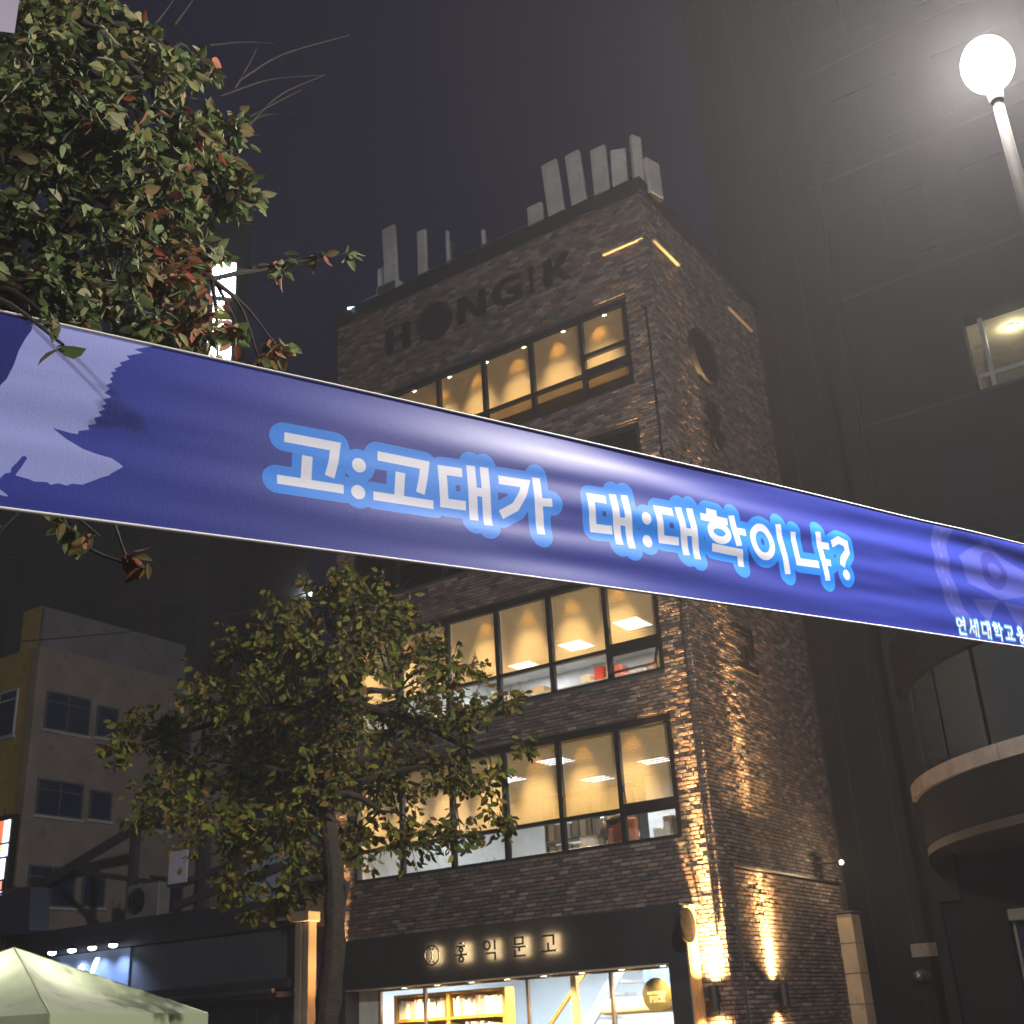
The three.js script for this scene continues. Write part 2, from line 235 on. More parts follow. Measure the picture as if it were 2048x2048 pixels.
// things standing near the sills, seen through the clear lower panes
function boxStack(name, label, cat, [x, y, z], cols, group) { const t = thing(name, label, cat, [x, y, z], 0, group); cols.forEach(([w, h, c, dx, dy], i) => part('box', rb(dx - w / 2, dx + w / 2, dy, dy + h, -0.14 - i * 0.01, 0.14 + i * 0.01, 0.01), std(c, 0.7), t)); return t; }
{
  const third = floors[1].fl, second = floors[0].fl;
  const table = (x0, x1, fl, z, label) => { const t = thing('display_table', label, 'table', [x0, fl, z]); part('table_top', rb(0, x1 - x0, 0.68, 0.72, -0.35, 0.35), M.white, t); for (const [a, b] of [[0.05, -0.3], [0.05, 0.3], [x1 - x0 - 0.05, -0.3], [x1 - x0 - 0.05, 0.3]]) part('leg', bb(a - 0.025, a + 0.025, 0, 0.679, b - 0.025, b + 0.025), M.steel, t); return t; };
  table(-3.2, -0.7, third, -0.75, 'white table by the third floor vent window'); table(-6.8, -3.4, third, -0.75, 'long white table by the third floor windows');
  boxStack('box_pile', 'red and white boxes on the third floor table', 'boxes', [-2.3, third + 0.72, -0.75], [[0.2, 0.32, [0.55, 0.06, 0.05], 0, 0], [0.14, 0.38, [0.75, 0.75, 0.72], 0.24, 0], [0.16, 0.26, [0.6, 0.16, 0.14], 0.42, 0], [0.2, 0.2, [0.75, 0.7, 0.55], -0.3, 0]]);
  boxStack('box_pile', 'pink and yellow boxes by the third floor vent window', 'boxes', [-1.15, third + 0.72, -0.75], [[0.18, 0.2, [0.7, 0.35, 0.4], 0, 0], [0.14, 0.26, [0.75, 0.7, 0.3], 0.2, 0], [0.2, 0.16, [0.3, 0.45, 0.6], -0.24, 0]]);
  boxStack('box_pile', 'kraft paper boxes on the long third floor table', 'boxes', [-4.2, third + 0.72, -0.75], [[0.4, 0.18, [0.5, 0.36, 0.22], 0, 0], [0.3, 0.2, [0.6, 0.46, 0.32], 0.5, 0], [0.25, 0.3, [0.7, 0.7, 0.7], -0.5, 0]]);
  // shelf of files, chair, machines on the second floor
  const sh = thing('file_shelf', 'tall grey shelf of white files on the second floor', 'shelf', [-4.9, second, -2.6]);
  part('shelf_frame', [bb(0, 0.03, 0, 2.3, -0.18, 0.18), bb(2.2, 2.23, 0, 2.3, -0.18, 0.18), bb(1.1, 1.13, 0, 2.3, -0.18, 0.18), ...[0.3, 0.75, 1.2, 1.65, 2.1].map((y) => bb(0.03, 2.2, y, y + 0.025, -0.18, 0.178))], M.steel, sh);
  for (let r = 0; r < 4; r++) for (let c = 0; c < 11; c++) part('file', bb(0.07 + c * 0.19, 0.21 + c * 0.19, 0.327 + r * 0.45, 0.327 + r * 0.45 + rr(0.3, 0.38), -0.14, 0.14), pick([M.white, M.antenna, std([0.35, 0.42, 0.5], 0.7), std([0.55, 0.6, 0.65], 0.7)]), sh);
  table(-4.1, -2.0, second, -0.9, 'white desk by the second floor windows');
  const ch = thing('office_chair', 'reddish brown office chair with a dark jacket over it', 'chair', [-2.05, second, -0.62]);
  part('backrest', rb(-0.34, 0.28, 0.62, 1.12, -0.05, 0.05, 0.04), std([0.32, 0.14, 0.12], 0.8), ch); part('seat', rb(-0.3, 0.26, 0.44, 0.54, -0.5, 0.02, 0.04), std([0.5, 0.12, 0.06], 0.8), ch);
  part('jacket', [new THREE.SphereGeometry(0.16, 14, 10).scale(1.2, 0.7, 0.8).translate(-0.2, 1.13, -0.02), new THREE.SphereGeometry(0.14, 14, 10).scale(0.8, 1.3, 0.7).translate(-0.38, 0.98, 0)], std([0.07, 0.06, 0.07], 0.9), ch); part('post', cyl(0.03, 0.03, 0.44, 0, 0, -0.2, 10), M.steel, ch);
  const pr = thing('printer', 'white office printer by the second floor window', 'printer', [-1.1, second, -0.7]); part('cabinet', rb(-0.35, 0.1, 0, 0.66, -0.25, 0.25), M.antenna, pr); part('printer_body', rb(-0.1, 0.1, 0.66, 1.05, -0.2, 0.2, 0.02), M.white, pr); part('paper_tray', rb(-0.32, -0.12, 0.66, 0.86, -0.18, 0.18, 0.02), std([0.42, 0.45, 0.46], 0.6), pr);
  const mo = thing('monitor', 'grey computer monitor on the second floor by the corner', 'monitor', [-0.78, second, -0.6]); part('stand', bb(-0.05, 0.05, 0, 0.82, -0.04, 0.04), M.steel, mo); part('screen', rb(-0.17, 0.16, 0.82, 1.12, -0.02, 0.02, 0.01), std([0.4, 0.45, 0.5], 0.4), mo);
  const lp = thing('laptop', 'open silver laptop on the second floor desk', 'laptop', [-2.9, second + 0.72, -0.75], 0.4); part('base', rb(-0.17, 0.17, 0, 0.018, -0.12, 0.12, 0.006), M.steel, lp); part('lid', rb(-0.17, 0.17, 0.02, 0.25, -0.135, -0.12, 0.006), M.white, lp);
}
// raised letters
const flat = (g) => { g.computeVertexNormals(); return g; };
function textPart(ch, size, depth, x, y, z, mat, parent, w = 0) {
  const g = new TextGeometry(ch, { font, size, depth, curveSegments: 10, bevelEnabled: false }); g.computeBoundingBox(); const b = g.boundingBox; g.translate(-b.min.x, -b.min.y, 0); if (w) g.scale(w / (b.max.x - b.min.x), 1, 1); g.translate(x, y, z); return part('letter', g, mat, parent);
}
for (const [c, x, w] of [['H', -6.86, 0.7], ['N', -4.74, 0.74], ['G', -3.8, 0.78], ['I', -2.82, 0.13], ['K', -2.42, 0.66]]) textPart(c, 0.67, 0.06, x, 16.31, 0.06, M.letter, shop, w).userData.label = 'dark raised letter ' + c;
const disc = (r, d) => new THREE.CylinderGeometry(r, r, d, 40).rotateX(Math.PI / 2);
part('round_emblem', [disc(0.49, 0.07).translate(-5.43, 16.68, 0.09), new THREE.TorusGeometry(0.44, 0.02, 8, 40).translate(-5.43, 16.68, 0.126)], M.letter, shop).userData.label = 'dark solid round emblem standing for the letter O';
// Korean syllables as strokes in a unit square (y down): polylines, and [cx, cy, r] circles
const K = {
  hong: { s: [[[0.38, 0.05], [0.62, 0.05]], [[0.2, 0.2], [0.8, 0.2]], [[0.5, 0.5], [0.5, 0.62]], [[0.08, 0.62], [0.92, 0.62]]], c: [[0.5, 0.37, 0.1], [0.5, 0.84, 0.13]] },
  ik: { s: [[[0.8, 0.03], [0.8, 0.55]], [[0.25, 0.68], [0.8, 0.68], [0.8, 1]]], c: [[0.3, 0.29, 0.2]] },
  mun: { s: [[[0.25, 0.06], [0.75, 0.06], [0.75, 0.38], [0.25, 0.38], [0.25, 0.06]], [[0.06, 0.52], [0.94, 0.52]], [[0.5, 0.52], [0.5, 0.74]], [[0.22, 0.68], [0.22, 0.95], [0.82, 0.95]]], c: [] },
  go: { s: [[[0.18, 0.12], [0.8, 0.12], [0.78, 0.55]], [[0.45, 0.45], [0.45, 0.85]], [[0.05, 0.85], [0.95, 0.85]]], c: [] },
  yeon: { s: [[[0.82, 0.03], [0.82, 0.68]], [[0.55, 0.25], [0.82, 0.25]], [[0.55, 0.43], [0.82, 0.43]], [[0.28, 0.7], [0.28, 0.95], [0.88, 0.95]]], c: [[0.28, 0.33, 0.2]] },
  se: { s: [[[0.28, 0.1], [0.2, 0.5], [0.05, 0.78]], [[0.24, 0.4], [0.48, 0.76]], [[0.42, 0.42], [0.64, 0.42]], [[0.66, 0.08], [0.66, 0.92]], [[0.9, 0.03], [0.9, 0.97]]], c: [] },
  dae: { s: [[[0.5, 0.15], [0.08, 0.15], [0.08, 0.72], [0.52, 0.72]], [[0.66, 0.05], [0.66, 0.95]], [[0.66, 0.45], [0.9, 0.45]], [[0.9, 0.03], [0.9, 0.98]]], c: [] },
  hak: { s: [[[0.2, 0.04], [0.42, 0.04]], [[0.05, 0.17], [0.58, 0.17]], [[0.78, 0.03], [0.78, 0.62]], [[0.78, 0.3], [0.98, 0.3]], [[0.2, 0.72], [0.8, 0.72], [0.8, 1]]], c: [[0.31, 0.41, 0.15]] },
  gyo: { s: [[[0.15, 0.12], [0.82, 0.12], [0.78, 0.5]], [[0.35, 0.5], [0.35, 0.85]], [[0.62, 0.5], [0.62, 0.85]], [[0.03, 0.85], [0.97, 0.85]]], c: [] },
  eung: { s: [[[0.05, 0.52], [0.95, 0.52]]], c: [[0.5, 0.22, 0.18], [0.5, 0.82, 0.17]] },
};
function glyph(k, size, th, depth, horizontal = th) { // standing in the xy plane, lower left corner at 0, back at z = 0
  const g = []; let n = 0;
  for (const line of k.s) for (let i = 0; i + 1 < line.length; i++) {
    const [ax, ay] = line[i], [bx, by] = line[i + 1], dx = (bx - ax) * size, dy = (ay - by) * size, len = Math.hypot(dx, dy), t = Math.abs(dx) > Math.abs(dy) ? horizontal : th, b = new THREE.BoxGeometry(len + t * (line.length > 2 ? 0.96 : 0), t, depth + 0.0015 * n++);
    b.rotateZ(Math.atan2(dy, dx)); b.translate((ax + bx) / 2 * size, size - (ay + by) / 2 * size, depth / 2); g.push(b);
  }
  for (const [cx, cy, r] of k.c) { const s = new THREE.Shape(); s.absarc(0, 0, r * size + th / 2, 0, Math.PI * 2); const h = new THREE.Path(); h.absarc(0, 0, r * size - th / 2, 0, Math.PI * 2); s.holes.push(h); const e = new THREE.ExtrudeGeometry(s, { depth: depth + 0.0015 * n++, bevelEnabled: false, curveSegments: 20 }); e.translate(cx * size, size - cy * size, 0); g.push(e); }
  return merge(g);
}
// on the alley wall: round emblem and four syllables one under another, facing +x
const faceX = (g, z, y, x = 0.06) => { g.rotateY(Math.PI / 2); g.translate(x, y, z); return g; };
part('round_emblem', [faceX(disc(0.66, 0.07), -2.05, 14.62, 0.1), faceX(new THREE.TorusGeometry(0.6, 0.025, 8, 40), -2.05, 14.62, 0.14)], M.letter, shop).userData.label = 'dark solid round emblem on the alley wall';
['hong', 'ik', 'mun', 'go'].forEach((k, i) => { part('syllable', faceX(glyph(K[k], 1.05, 0.17, 0.07, 0.13), -1.62, 12.48 - i * 1.62, 0.06), M.letter, shop).userData.label = 'dark raised Korean syllable on the alley wall'; });
// ---- the black portal of the shop front
{
  const P = 0.4;
  part('portal_fascia', [bb(-8.1, -0.54, 2.52, 3.4, 0.004, P)], M.fascia, shop);
  part('portal_jamb', [bb(-0.9, -0.54, 0.13, 2.519, 0.004, P - 0.002)], M.fascia, shop); part('portal_jamb', [bb(-8.1, -7.83, 0.13, 2.519, 0.004, P - 0.002)], M.fascia, shop);
  const lining = std([0.46, 0.34, 0.23], 0.7, { map: rep(woodMap, 0.5) });
  part('portal_cheek', bb(-0.538, -0.505, 0.13, 3.38, 0.03, P + 0.02), lining, shop); part('portal_cheek', bb(-8.135, -8.102, 0.13, 3.38, 0.03, P + 0.02), lining, shop);
  part('soffit', bb(-7.83, -0.9, 2.5, 2.519, -0.24, P - 0.004), std([0.3, 0.26, 0.22], 0.6), shop);
  // shop windows
  const ms = [-7.3, -6.22, -3.92, -2.22, -0.92];
  for (let i = 0; i < 4; i++) { const w = sub('shop_window', shop); part('frame', [bb(ms[i] - 0.025, ms[i] + 0.025, 0.13, 2.498, -0.04, 0.03), bb(ms[i] + 0.026, ms[i + 1] - 0.026, 2.46, 2.498, -0.04, 0.03), bb(ms[i] + 0.026, ms[i + 1] - 0.026, 0.13, 0.5, -0.04, 0.03)], std([0.3, 0.22, 0.15], 0.4, { metalness: 0.5 }), w); part('pane', paneOf(ms[i] + 0.026, ms[i + 1] - 0.026, 0.5, 2.46, -0.003), M.glass, w); }
  part('white_panel', bb(-7.82, -7.33, 0.13, 2.498, -0.05, 0.02), M.white, shop);
  // sales room
  part('shop_floor', bb(-BW + 0.26, -0.26, 0.05, 0.14, -BD, -0.05), M.floor, shop);
  part('shop_ceiling', bb(-BW + 0.26, -0.26, 2.96, 3.0, -BD, -0.26), M.ceiling, shop);
  part('shop_wall', [bb(-BW + 0.27, -0.27, 0.14, 2.96, -BD, -BD + 0.05), bb(-BW + 0.27, -BW + 0.3, 0.14, 2.96, -BD + 0.05, -0.27), bb(-0.3, -0.27, 0.14, 2.96, -BD + 0.05, -0.27)], std([0.66, 0.74, 0.82], 0.8), shop);
  // backlit sign: dark syllables standing off the fascia, LEDs behind them
  const led = glow([1, 0.72, 0.36], 9);
  const at = [['hong', -5.16], ['ik', -4.52], ['mun', -3.9], ['go', -3.28]];
  for (const [k, x] of at) {
    const o = sub('sign_syllable', shop, [x, 2.82, P]); o.userData.label = 'halo lit Korean syllable standing off the black fascia';
    part('letter_face', glyph(K[k], 0.34, 0.03, 0.014).translate(0, 0, 0.085), M.letter, o);
    part('led_strip', glyph(K[k], 0.34, 0.012, 0.004).translate(0, 0, 0.079), led, o);
    const l = new THREE.RectAreaLight(lin(1, 0.7, 0.34), 9, 0.3, 0.32); lightIn(l, o, [0.17, 0.17, 0.07], null, 'sign_led');
  }
  const o = sub('sign_emblem', shop, [-5.66, 2.99, P]); o.userData.label = 'halo lit round emblem of crossed strokes on the black fascia';
  const ring = (r, t, z) => new THREE.TorusGeometry(r, t, 8, 40).scale(1, 1, 0.5).translate(0, 0, z), arcs = (t, z) => [[-1, 1], [1, 1]].map(([s]) => new THREE.TorusGeometry(0.2, t, 6, 20, 1.7).rotateZ(-0.85 + (s > 0 ? Math.PI : 0)).scale(1, 1, 0.5).translate(s * 0.2, 0, z));
  part('letter_face', [ring(0.165, 0.014, 0.092), ...arcs(0.012, 0.09), bb(-0.05, 0.05, 0.09, 0.108, 0.082, 0.096), bb(-0.05, 0.05, -0.108, -0.09, 0.082, 0.096)], M.letter, o);
  part('led_strip', [ring(0.165, 0.006, 0.08), ...arcs(0.005, 0.078)], led, o);
  const l = new THREE.RectAreaLight(lin(1, 0.7, 0.34), 9, 0.28, 0.28); lightIn(l, o, [0, 0, 0.07], null, 'sign_led');
}
// soffit spots over the shop window
for (let k = 0; k < 8; k++) { const t = downlight('window_spot', 'bright spot lamp under the soffit of the shop window', [-6.6 + k * 0.78, 2.497, 0.14], 12, 0.9, 'spots along the shop window soffit', -1.1); t.rotation.y = TURN; }
for (const [x, z] of [[-6.2, -0.9], [-4, -0.9], [-1.9, -0.9], [-6.2, -3.4], [-4, -3.4], [-1.9, -3.4]]) troffer('white ceiling panel inside the bookshop', [x, 2.958, z], 1.1, 0.4, 48, 'bookshop ceiling panels');
// shop furniture
{
  const bk = [[0.8, 0.8, 0.78], [0.8, 0.82, 0.84], [0.72, 0.3, 0.25], [0.75, 0.72, 0.6], [0.5, 0.6, 0.72], [0.82, 0.8, 0.76], [0.74, 0.6, 0.36], [0.8, 0.78, 0.7]].map((c) => std(c, 0.6));
  function bookcase(label, x, z, w, h, rows, turn = 0) {
    const t = thing('bookcase', label, 'bookcase', [x, 0.14, z], turn), d = 0.3;
    part('upright', bb(0, 0.07, 0, h, -d, 0), M.oak, t); part('upright', bb(w - 0.07, w, 0, h, -d, 0), M.oak, t); part('upright', bb(w / 2 - 0.035, w / 2 + 0.035, 0, h - 0.002, -d, -0.002), M.oak, t);
    part('back', bb(0.07, w - 0.07, 0, h, -d - 0.02, -d - 0.002), M.oak, t);
    for (let r = 0; r <= rows; r++) { const y = r * (h - 0.05) / rows; part('shelf', bb(0.071, w - 0.071, y, y + 0.05, -d + 0.001, -0.006), M.oak, t); if (r < rows) for (let q = 0.09; q < w - 0.14;) { const bw = rr(0.035, 0.075), bh = (h - 0.05) / rows - rr(0.1, 0.18); if (Math.abs(q + bw / 2 - w / 2) > 0.08) { const g = bb(0, bw - 0.004, 0, bh, -0.24, -0.03 - rr(0, 0.03)); g.rotateZ(rnd() < 0.3 ? -0.1 : 0); g.translate(q, y + 0.055, 0); part('book', g, pick(bk), t); } q += bw; } }
    return t;
  }
  bookcase('tall yellow wood bookcase packed with books inside the shop window', -7.25, -0.34, 2.6, 2.25, 5);
  bookcase('pale bookcase full of books beside the white wall', -1.8, -4.6, 1.3, 2.2, 5);
  const st = thing('staircase', 'staircase with a timber handrail rising inside the shop', 'staircase', [-4.9, 0.14, -1.3]);
  for (let i = 0; i < 13; i++) part('tread', bb(i * 0.17, i * 0.17 + 0.24, i * 0.2, i * 0.2 + 0.05, -0.9, 0), M.antenna, st);
  part('stringer', bar(V(0, -0.1, 0.03), V(2.3, 2.6, 0.03), 0.22, 0.05), std([0.35, 0.38, 0.42], 0.5), st); part('handrail', bar(V(-0.1, 0.85, 0.05), V(1.75, 2.75, 0.05), 0.06, 0.06), M.oak, st);
  const cl = thing('timber_post', 'pale timber post between the stairs and the shop window', 'post', [-3.25, 0.14, -0.5]); part('shaft', rb(-0.06, 0.06, 0, 2.8, -0.06, 0.06), std([0.62, 0.46, 0.28], 0.6, { map: rep(woodMap, 0.6) }), cl); part('foot', rb(-0.09, 0.09, 0, 0.06, -0.09, 0.09), M.oak, cl);
  const ct = thing('counter_hood', 'cream rounded hood over the shop counter', 'counter', [-2.2, 0.14, -0.75]); part('counter_top', rb(-0.7, 1.0, 0.9, 0.96, -0.4, 0.4), M.oak, ct); part('hood', rb(-0.55, 0.95, 1.66, 1.92, -0.35, 0.35, 0.1), std([0.72, 0.6, 0.36], 0.5), ct); part('post', bb(-0.45, -0.4, 0.96, 1.68, -0.03, 0.03), M.steel, ct); part('post', bb(0.8, 0.85, 0.96, 1.68, -0.03, 0.03), M.steel, ct);
  const tv = thing('wall_screen', 'dark square screen high on the shop wall', 'screen', [-1.95, 2.05, -1.4]); part('panel', rb(-0.4, 0.4, 0, 0.7, -0.03, 0.03, 0.02), std([0.12, 0.16, 0.22], 0.25), tv); part('bracket', bb(-0.05, 0.05, 0.7, 0.78, -0.02, 0.02), M.steel, tv);
  // round hanging sign
  const cv = document.createElement('canvas'); cv.width = cv.height = 256; const c = cv.getContext('2d'); c.fillStyle = '#5e5230'; c.fillRect(0, 0, 256, 256); c.fillStyle = '#efe0a8'; c.textAlign = 'center'; c.font = 'bold 30px sans-serif'; c.fillText('BESTSELLER', 128, 122); c.font = 'bold 62px sans-serif'; c.strokeStyle = '#efe0a8'; c.lineWidth = 3; c.strokeText('PICK', 128, 180);
  const tx = new THREE.CanvasTexture(cv); tx.colorSpace = THREE.SRGBColorSpace;
  const rs = thing('round_sign', 'round gold sign reading PICK hanging in the shop window', 'sign', [-1.42, 2.06, -0.1]);
  part('disc', disc(0.27, 0.02), std([0.16, 0.125, 0.05], 0.45), rs);
  const face = new THREE.CircleGeometry(0.268, 40).translate(0, 0, 0.014); part('face', face, new THREE.MeshStandardMaterial({ map: tx, roughness: 0.4 }), rs, true);
  part('cord', [rod(V(-0.1, 0.25, 0), V(-0.1, 0.44, 0), 0.004), rod(V(0.1, 0.25, 0), V(0.1, 0.44, 0), 0.004)], M.steel, rs);
}
// wall lamps that throw light up and down the brick
function wallLamp(label, [x, y, z], turn, I) {
  const t = thing('wall_lamp', label, 'lamp', [x, y, z], turn), s = new THREE.Shape(); // local z points away from the wall
  part('body', new THREE.CylinderGeometry(0.085, 0.085, 0.36, 28, 1, true).translate(0, 0, 0.16), std([0.05, 0.045, 0.045], 0.5, { metalness: 0.4, side: THREE.DoubleSide }), t);
  part('collar', [new THREE.TorusGeometry(0.085, 0.008, 6, 28).rotateX(Math.PI / 2).translate(0, 0.18, 0.16), new THREE.TorusGeometry(0.085, 0.008, 6, 28).rotateX(Math.PI / 2).translate(0, -0.18, 0.16)], M.darkMetal, t);
  part('bracket', bb(-0.04, 0.04, -0.06, 0.06, 0, 0.08), M.darkMetal, t);
  part('bulb', cyl(0.07, 0.07, 0.02, 0, 0.1, 0.16, 20), glow([1, 0.7, 0.34], 6), t); part('bulb', cyl(0.07, 0.07, 0.02, 0, -0.12, 0.16, 20), glow([1, 0.7, 0.34], 6), t);
  for (const d of [1, -1]) for (const [k, a, pen] of [[4, 0.1, 1], [0.75, 0.42, 0.9], [0.15, 0.75, 0.8], [0.035, 1.15, 0.6]]) { const l = new THREE.SpotLight(lin(1, 0.56, 0.2), I * k * (d > 0 ? 1 : 0.5), 0, a, pen, 2); l.shadow.radius = 2; lightIn(l, t, [0, d * 0.15, 0.16], [0, d * 5, 0.0], 'wall_lamp_beam'); }
  return t;
}
wallLamp('cylindrical up and down lamp on the brick pier right of the shop front', [-0.25, 1.95, 0.03], 0, 520);
wallLamp('cylindrical up and down lamp on the brick alley wall', [0.1, 1.95, -1.42], Math.PI / 2, 430);
wallLamp('cylindrical up and down lamp on the brick pier left of the shop front', [-8.29, 1.95, 0.03], 0, 170);
{ // drain pipe up the corner, oval blade sign
  const t = thing('conduit_pipe', 'thin dark conduit climbing the brick pier by the corner', 'pipe', [-0.13, 2.9, 0.05]); part('pipe', rod(V(0, 0, 0.02), V(0, 12, 0.02), 0.022, 8), M.darkMetal, t); for (let i = 0; i < 7; i++) part('clip', bb(-0.04, 0.04, 0.3 + i * 1.8, 0.34 + i * 1.8, -0.02, 0.045), M.darkMetal, t);
  const s = thing('blade_sign', 'dark oval blade sign on a bracket beside the shop front', 'sign', [-0.4, 3.05, 0.42]); part('oval_board', disc(0.27, 0.05).rotateY(Math.PI / 2).scale(1, 1, 1).translate(0, 0, 0.16), phy([0.012, 0.012, 0.013], 0.6, { specularIntensity: 0.4 }), s); part('bracket_arm', [rod(V(0, 0.32, -0.42), V(0, 0.32, 0.35), 0.016), rod(V(0, 0.27, 0.1), V(0, 0.32, 0.1), 0.01), rod(V(0, 0.27, 0.26), V(0, 0.32, 0.26), 0.01)], std([0.5, 0.38, 0.25], 0.5), s);
}
// small brass strips at the top of the walls, cables on brackets
{
  const brass = std([0.42, 0.37, 0.26], 0.5, { metalness: 0.2 });
  for (const [g, lab] of [[bb(-0.98, -0.02, 16.52, 16.56, 0.03, 0.1), 'front'], [faceX(bb(0.02, 1.2, 0, 0.05, -0.02, 0.05), -0.22, 16.6, 0.06), 'alley'], [faceX(bb(0, 1.35, 0, 0.05, -0.02, 0.05), -4.0, 16.85, 0.06), 'rear alley'], [bb(-8.4, -7.9, 15.66, 15.7, 0.03, 0.08), 'left']]) part('trim_strip', g, brass, shop).userData.label = 'pale metal strip on the ' + lab + ' brick';
}
// rooftop antennas
function antenna(label, x, y, z, h, w, lean = 0, turn = 0) { const t = thing('panel_antenna', label, 'antenna', [x, y, z], turn, 'antenna panels along the roof'); const a = part('panel', rb(-w / 2, w / 2, 0.35, 0.35 + h, -0.06, 0.06, 0.03), M.antenna, t); a.rotation.z = lean; part('mast', rod(V(0, -0.6, -0.14), V(0, 0.35 + h * 0.8, -0.14), 0.035), M.steel, t); part('end_cap', rb(-w / 2 + 0.01, w / 2 - 0.01, 0.31, 0.36, -0.05, 0.05, 0.01), M.darkMetal, t).rotation.z = lean; part('feeder_cable', tube([V(w * 0.2, 0.32, 0), V(w * 0.25, 0.1, -0.08), V(0.05, -0.3, -0.14)], 0.014, 5, 12), M.darkMetal, t); part('clamp', bb(-0.05, 0.05, 0.6, 0.68, -0.14, -0.061), M.steel, t); part('clamp', bb(-0.05, 0.05, 0.3 + h * 0.8, 0.38 + h * 0.8, -0.14, -0.061), M.steel, t); return t; }
for (const a of [['tall pale antenna panel at the left end of the roof corner cluster', -2.3, 18.2, -0.5, 1.5, 0.42, 0.06], ['tall pale antenna panel second from the left end of the corner cluster', -1.7, 18.2, -0.5, 1.45, 0.38, 0.05], ['pale antenna panel in the middle of the roof corner cluster', -1.15, 18.1, -0.55, 1.4, 0.38], ['pale antenna panel turned aside within the roof corner cluster', -0.72, 18.1, -0.6, 1.15, 0.38, -0.03, 0.4], ['narrow pale antenna panel right at the roof corner', -0.12, 17.75, -0.25, 1.35, 0.26, -0.03, 1.1], ['short broad antenna panel hung outside the roof corner', 0.12, 17.5, -0.5, 0.95, 0.42, 0, 1.3], ['lone short antenna panel apart from the corner cluster', -3.0, 18.05, -0.7, 0.85, 0.4], ['small antenna panel at the outer left roof end', -7.7, 18.15, -0.8, 1.1, 0.24], ['tallest wide antenna panel over the radio equipment box', -7.2, 18.2, -0.6, 2.0, 0.4, 0.04], ['slim antenna panel raised on a bare mast', -6.4, 18.5, -0.8, 1.3, 0.26], ['thin white antenna rod beside the slim panel', -5.9, 18.2, -1.2, 1.6, 0.08], ['lone thin antenna rod near the middle of the roof', -4.95, 18.2, -1.4, 1.3, 0.09]]) antenna(...a);
{ const t = thing('roof_railing', 'thin dark railing along the roof behind the antennas', 'railing', [-8.3, 18.09, -0.75]); part('rail', rod(V(0, 0.75, 0), V(8.2, 0.75, 0), 0.022), M.steel, t); part('rail', rod(V(0, 0.4, 0), V(8.2, 0.4, 0), 0.018), M.steel, t); for (let i = 0; i < 8; i++) part('post', rod(V(0.1 + i * 1.14, -0.9, 0), V(0.1 + i * 1.14, 0.75, 0), 0.02), M.steel, t); }
{ const t = thing('radio_cabinet', 'pale radio equipment box below the roof antennas', 'cabinet', [-7.1, 18.05, -0.4]); part('housing', rb(-0.3, 0.35, -0.1, 0.55, -0.2, 0.2, 0.03), M.antenna, t); part('door', bb(-0.25, 0.3, -0.05, 0.5, 0.2, 0.21), M.steel, t);
  const l = thing('led_tube', 'short cold white light tube at the left roof corner', 'lamp', [-8.05, 18.1, -0.2]); part('tube', bar(V(0, 0.45, -0.5), V(0.05, -0.05, 0.35), 0.05), glow([0.6, 0.85, 1], 2.2), l); part('holder', bar(V(0, 0.41, -0.55), V(0.05, -0.09, 0.3), 0.03), M.steel, l); const p = new THREE.PointLight(lin(0.6, 0.85, 1), 0.25); lightIn(p, l, [0.02, 0.35, 0], null, 'tube_light'); }
// stone clad end pier by the alley
{ const t = thing('stone_pier', 'beige stone clad pier at the end of the alley wall', 'pier', [0.09, 0.13, -4.95]); const st = std([0.55, 0.41, 0.25], 0.7, plaster); for (let i = 0, y = 0; i < 6; i++, y += 0.545) part('stone', rb(-0.0, 0.3, y, y + 0.535, -0.5, 0, 0.008), st, t); part('cap', rb(-0.02, 0.34, 3.272, 3.31, -0.54, 0.04, 0.01), M.mortar, t);
  const l = thing('alley_lamp', 'tiny warm lamp high on the alley wall', 'lamp', [0.02, 4.3, -4.5]); part('bulb', new THREE.SphereGeometry(0.045, 14, 10).translate(0.5, 0, 0), glow([1, 0.85, 0.65], 5), l); part('socket', bb(0.42, 0.47, -0.03, 0.03, -0.03, 0.03), M.darkMetal, l); part('arm', rod(V(0, 0.02, 0), V(0.42, 0.0, 0), 0.012), M.darkMetal, l); const p = new THREE.PointLight(lin(1, 0.72, 0.42), 2.4); lightIn(p, l, [0.5, 0, 0], null, 'alley_bulb'); }

// ---------------------------------------------------------------- neighbours on the left
function windowUnit(parent, x0, x1, y0, y1, z, frameMat, glassMat, axis = 'z', split = true) { // a framed window on a wall facing +z, or +x with axis 'x'
  const w = sub('window', parent), mk = (a0, a1, b0, b1, d0, d1) => (axis === 'z' ? bb(a0, a1, b0, b1, z + d0, z + d1) : bb(z + d0, z + d1, b0, b1, a0, a1)), e = 0.05, xm = (x0 + x1) / 2;
  const f = [mk(x0, x0 + e, y0, y1, 0, 0.05), mk(x1 - e, x1, y0, y1, 0, 0.05), mk(x0 + e, x1 - e, y0, y0 + e, 0, 0.05), mk(x0 + e, x1 - e, y1 - e, y1, 0, 0.05)]; if (split) f.push(mk(xm - 0.025, xm + 0.025, y0 + e, y1 - e, 0, 0.04), mk(x0 + e, x1 - e, y1 - 0.3, y1 - 0.26, 0.001, 0.045));
  part('frame', f, frameMat, w); part('pane', mk(x0 + e, x1 - e, y0 + e, y1 - e, 0.012, 0.02), glassMat, w); part('sill', mk(x0 - 0.06, x1 + 0.06, y0 - 0.07, y0 - 0.002, 0, 0.1), M.antenna, w); return w;
}
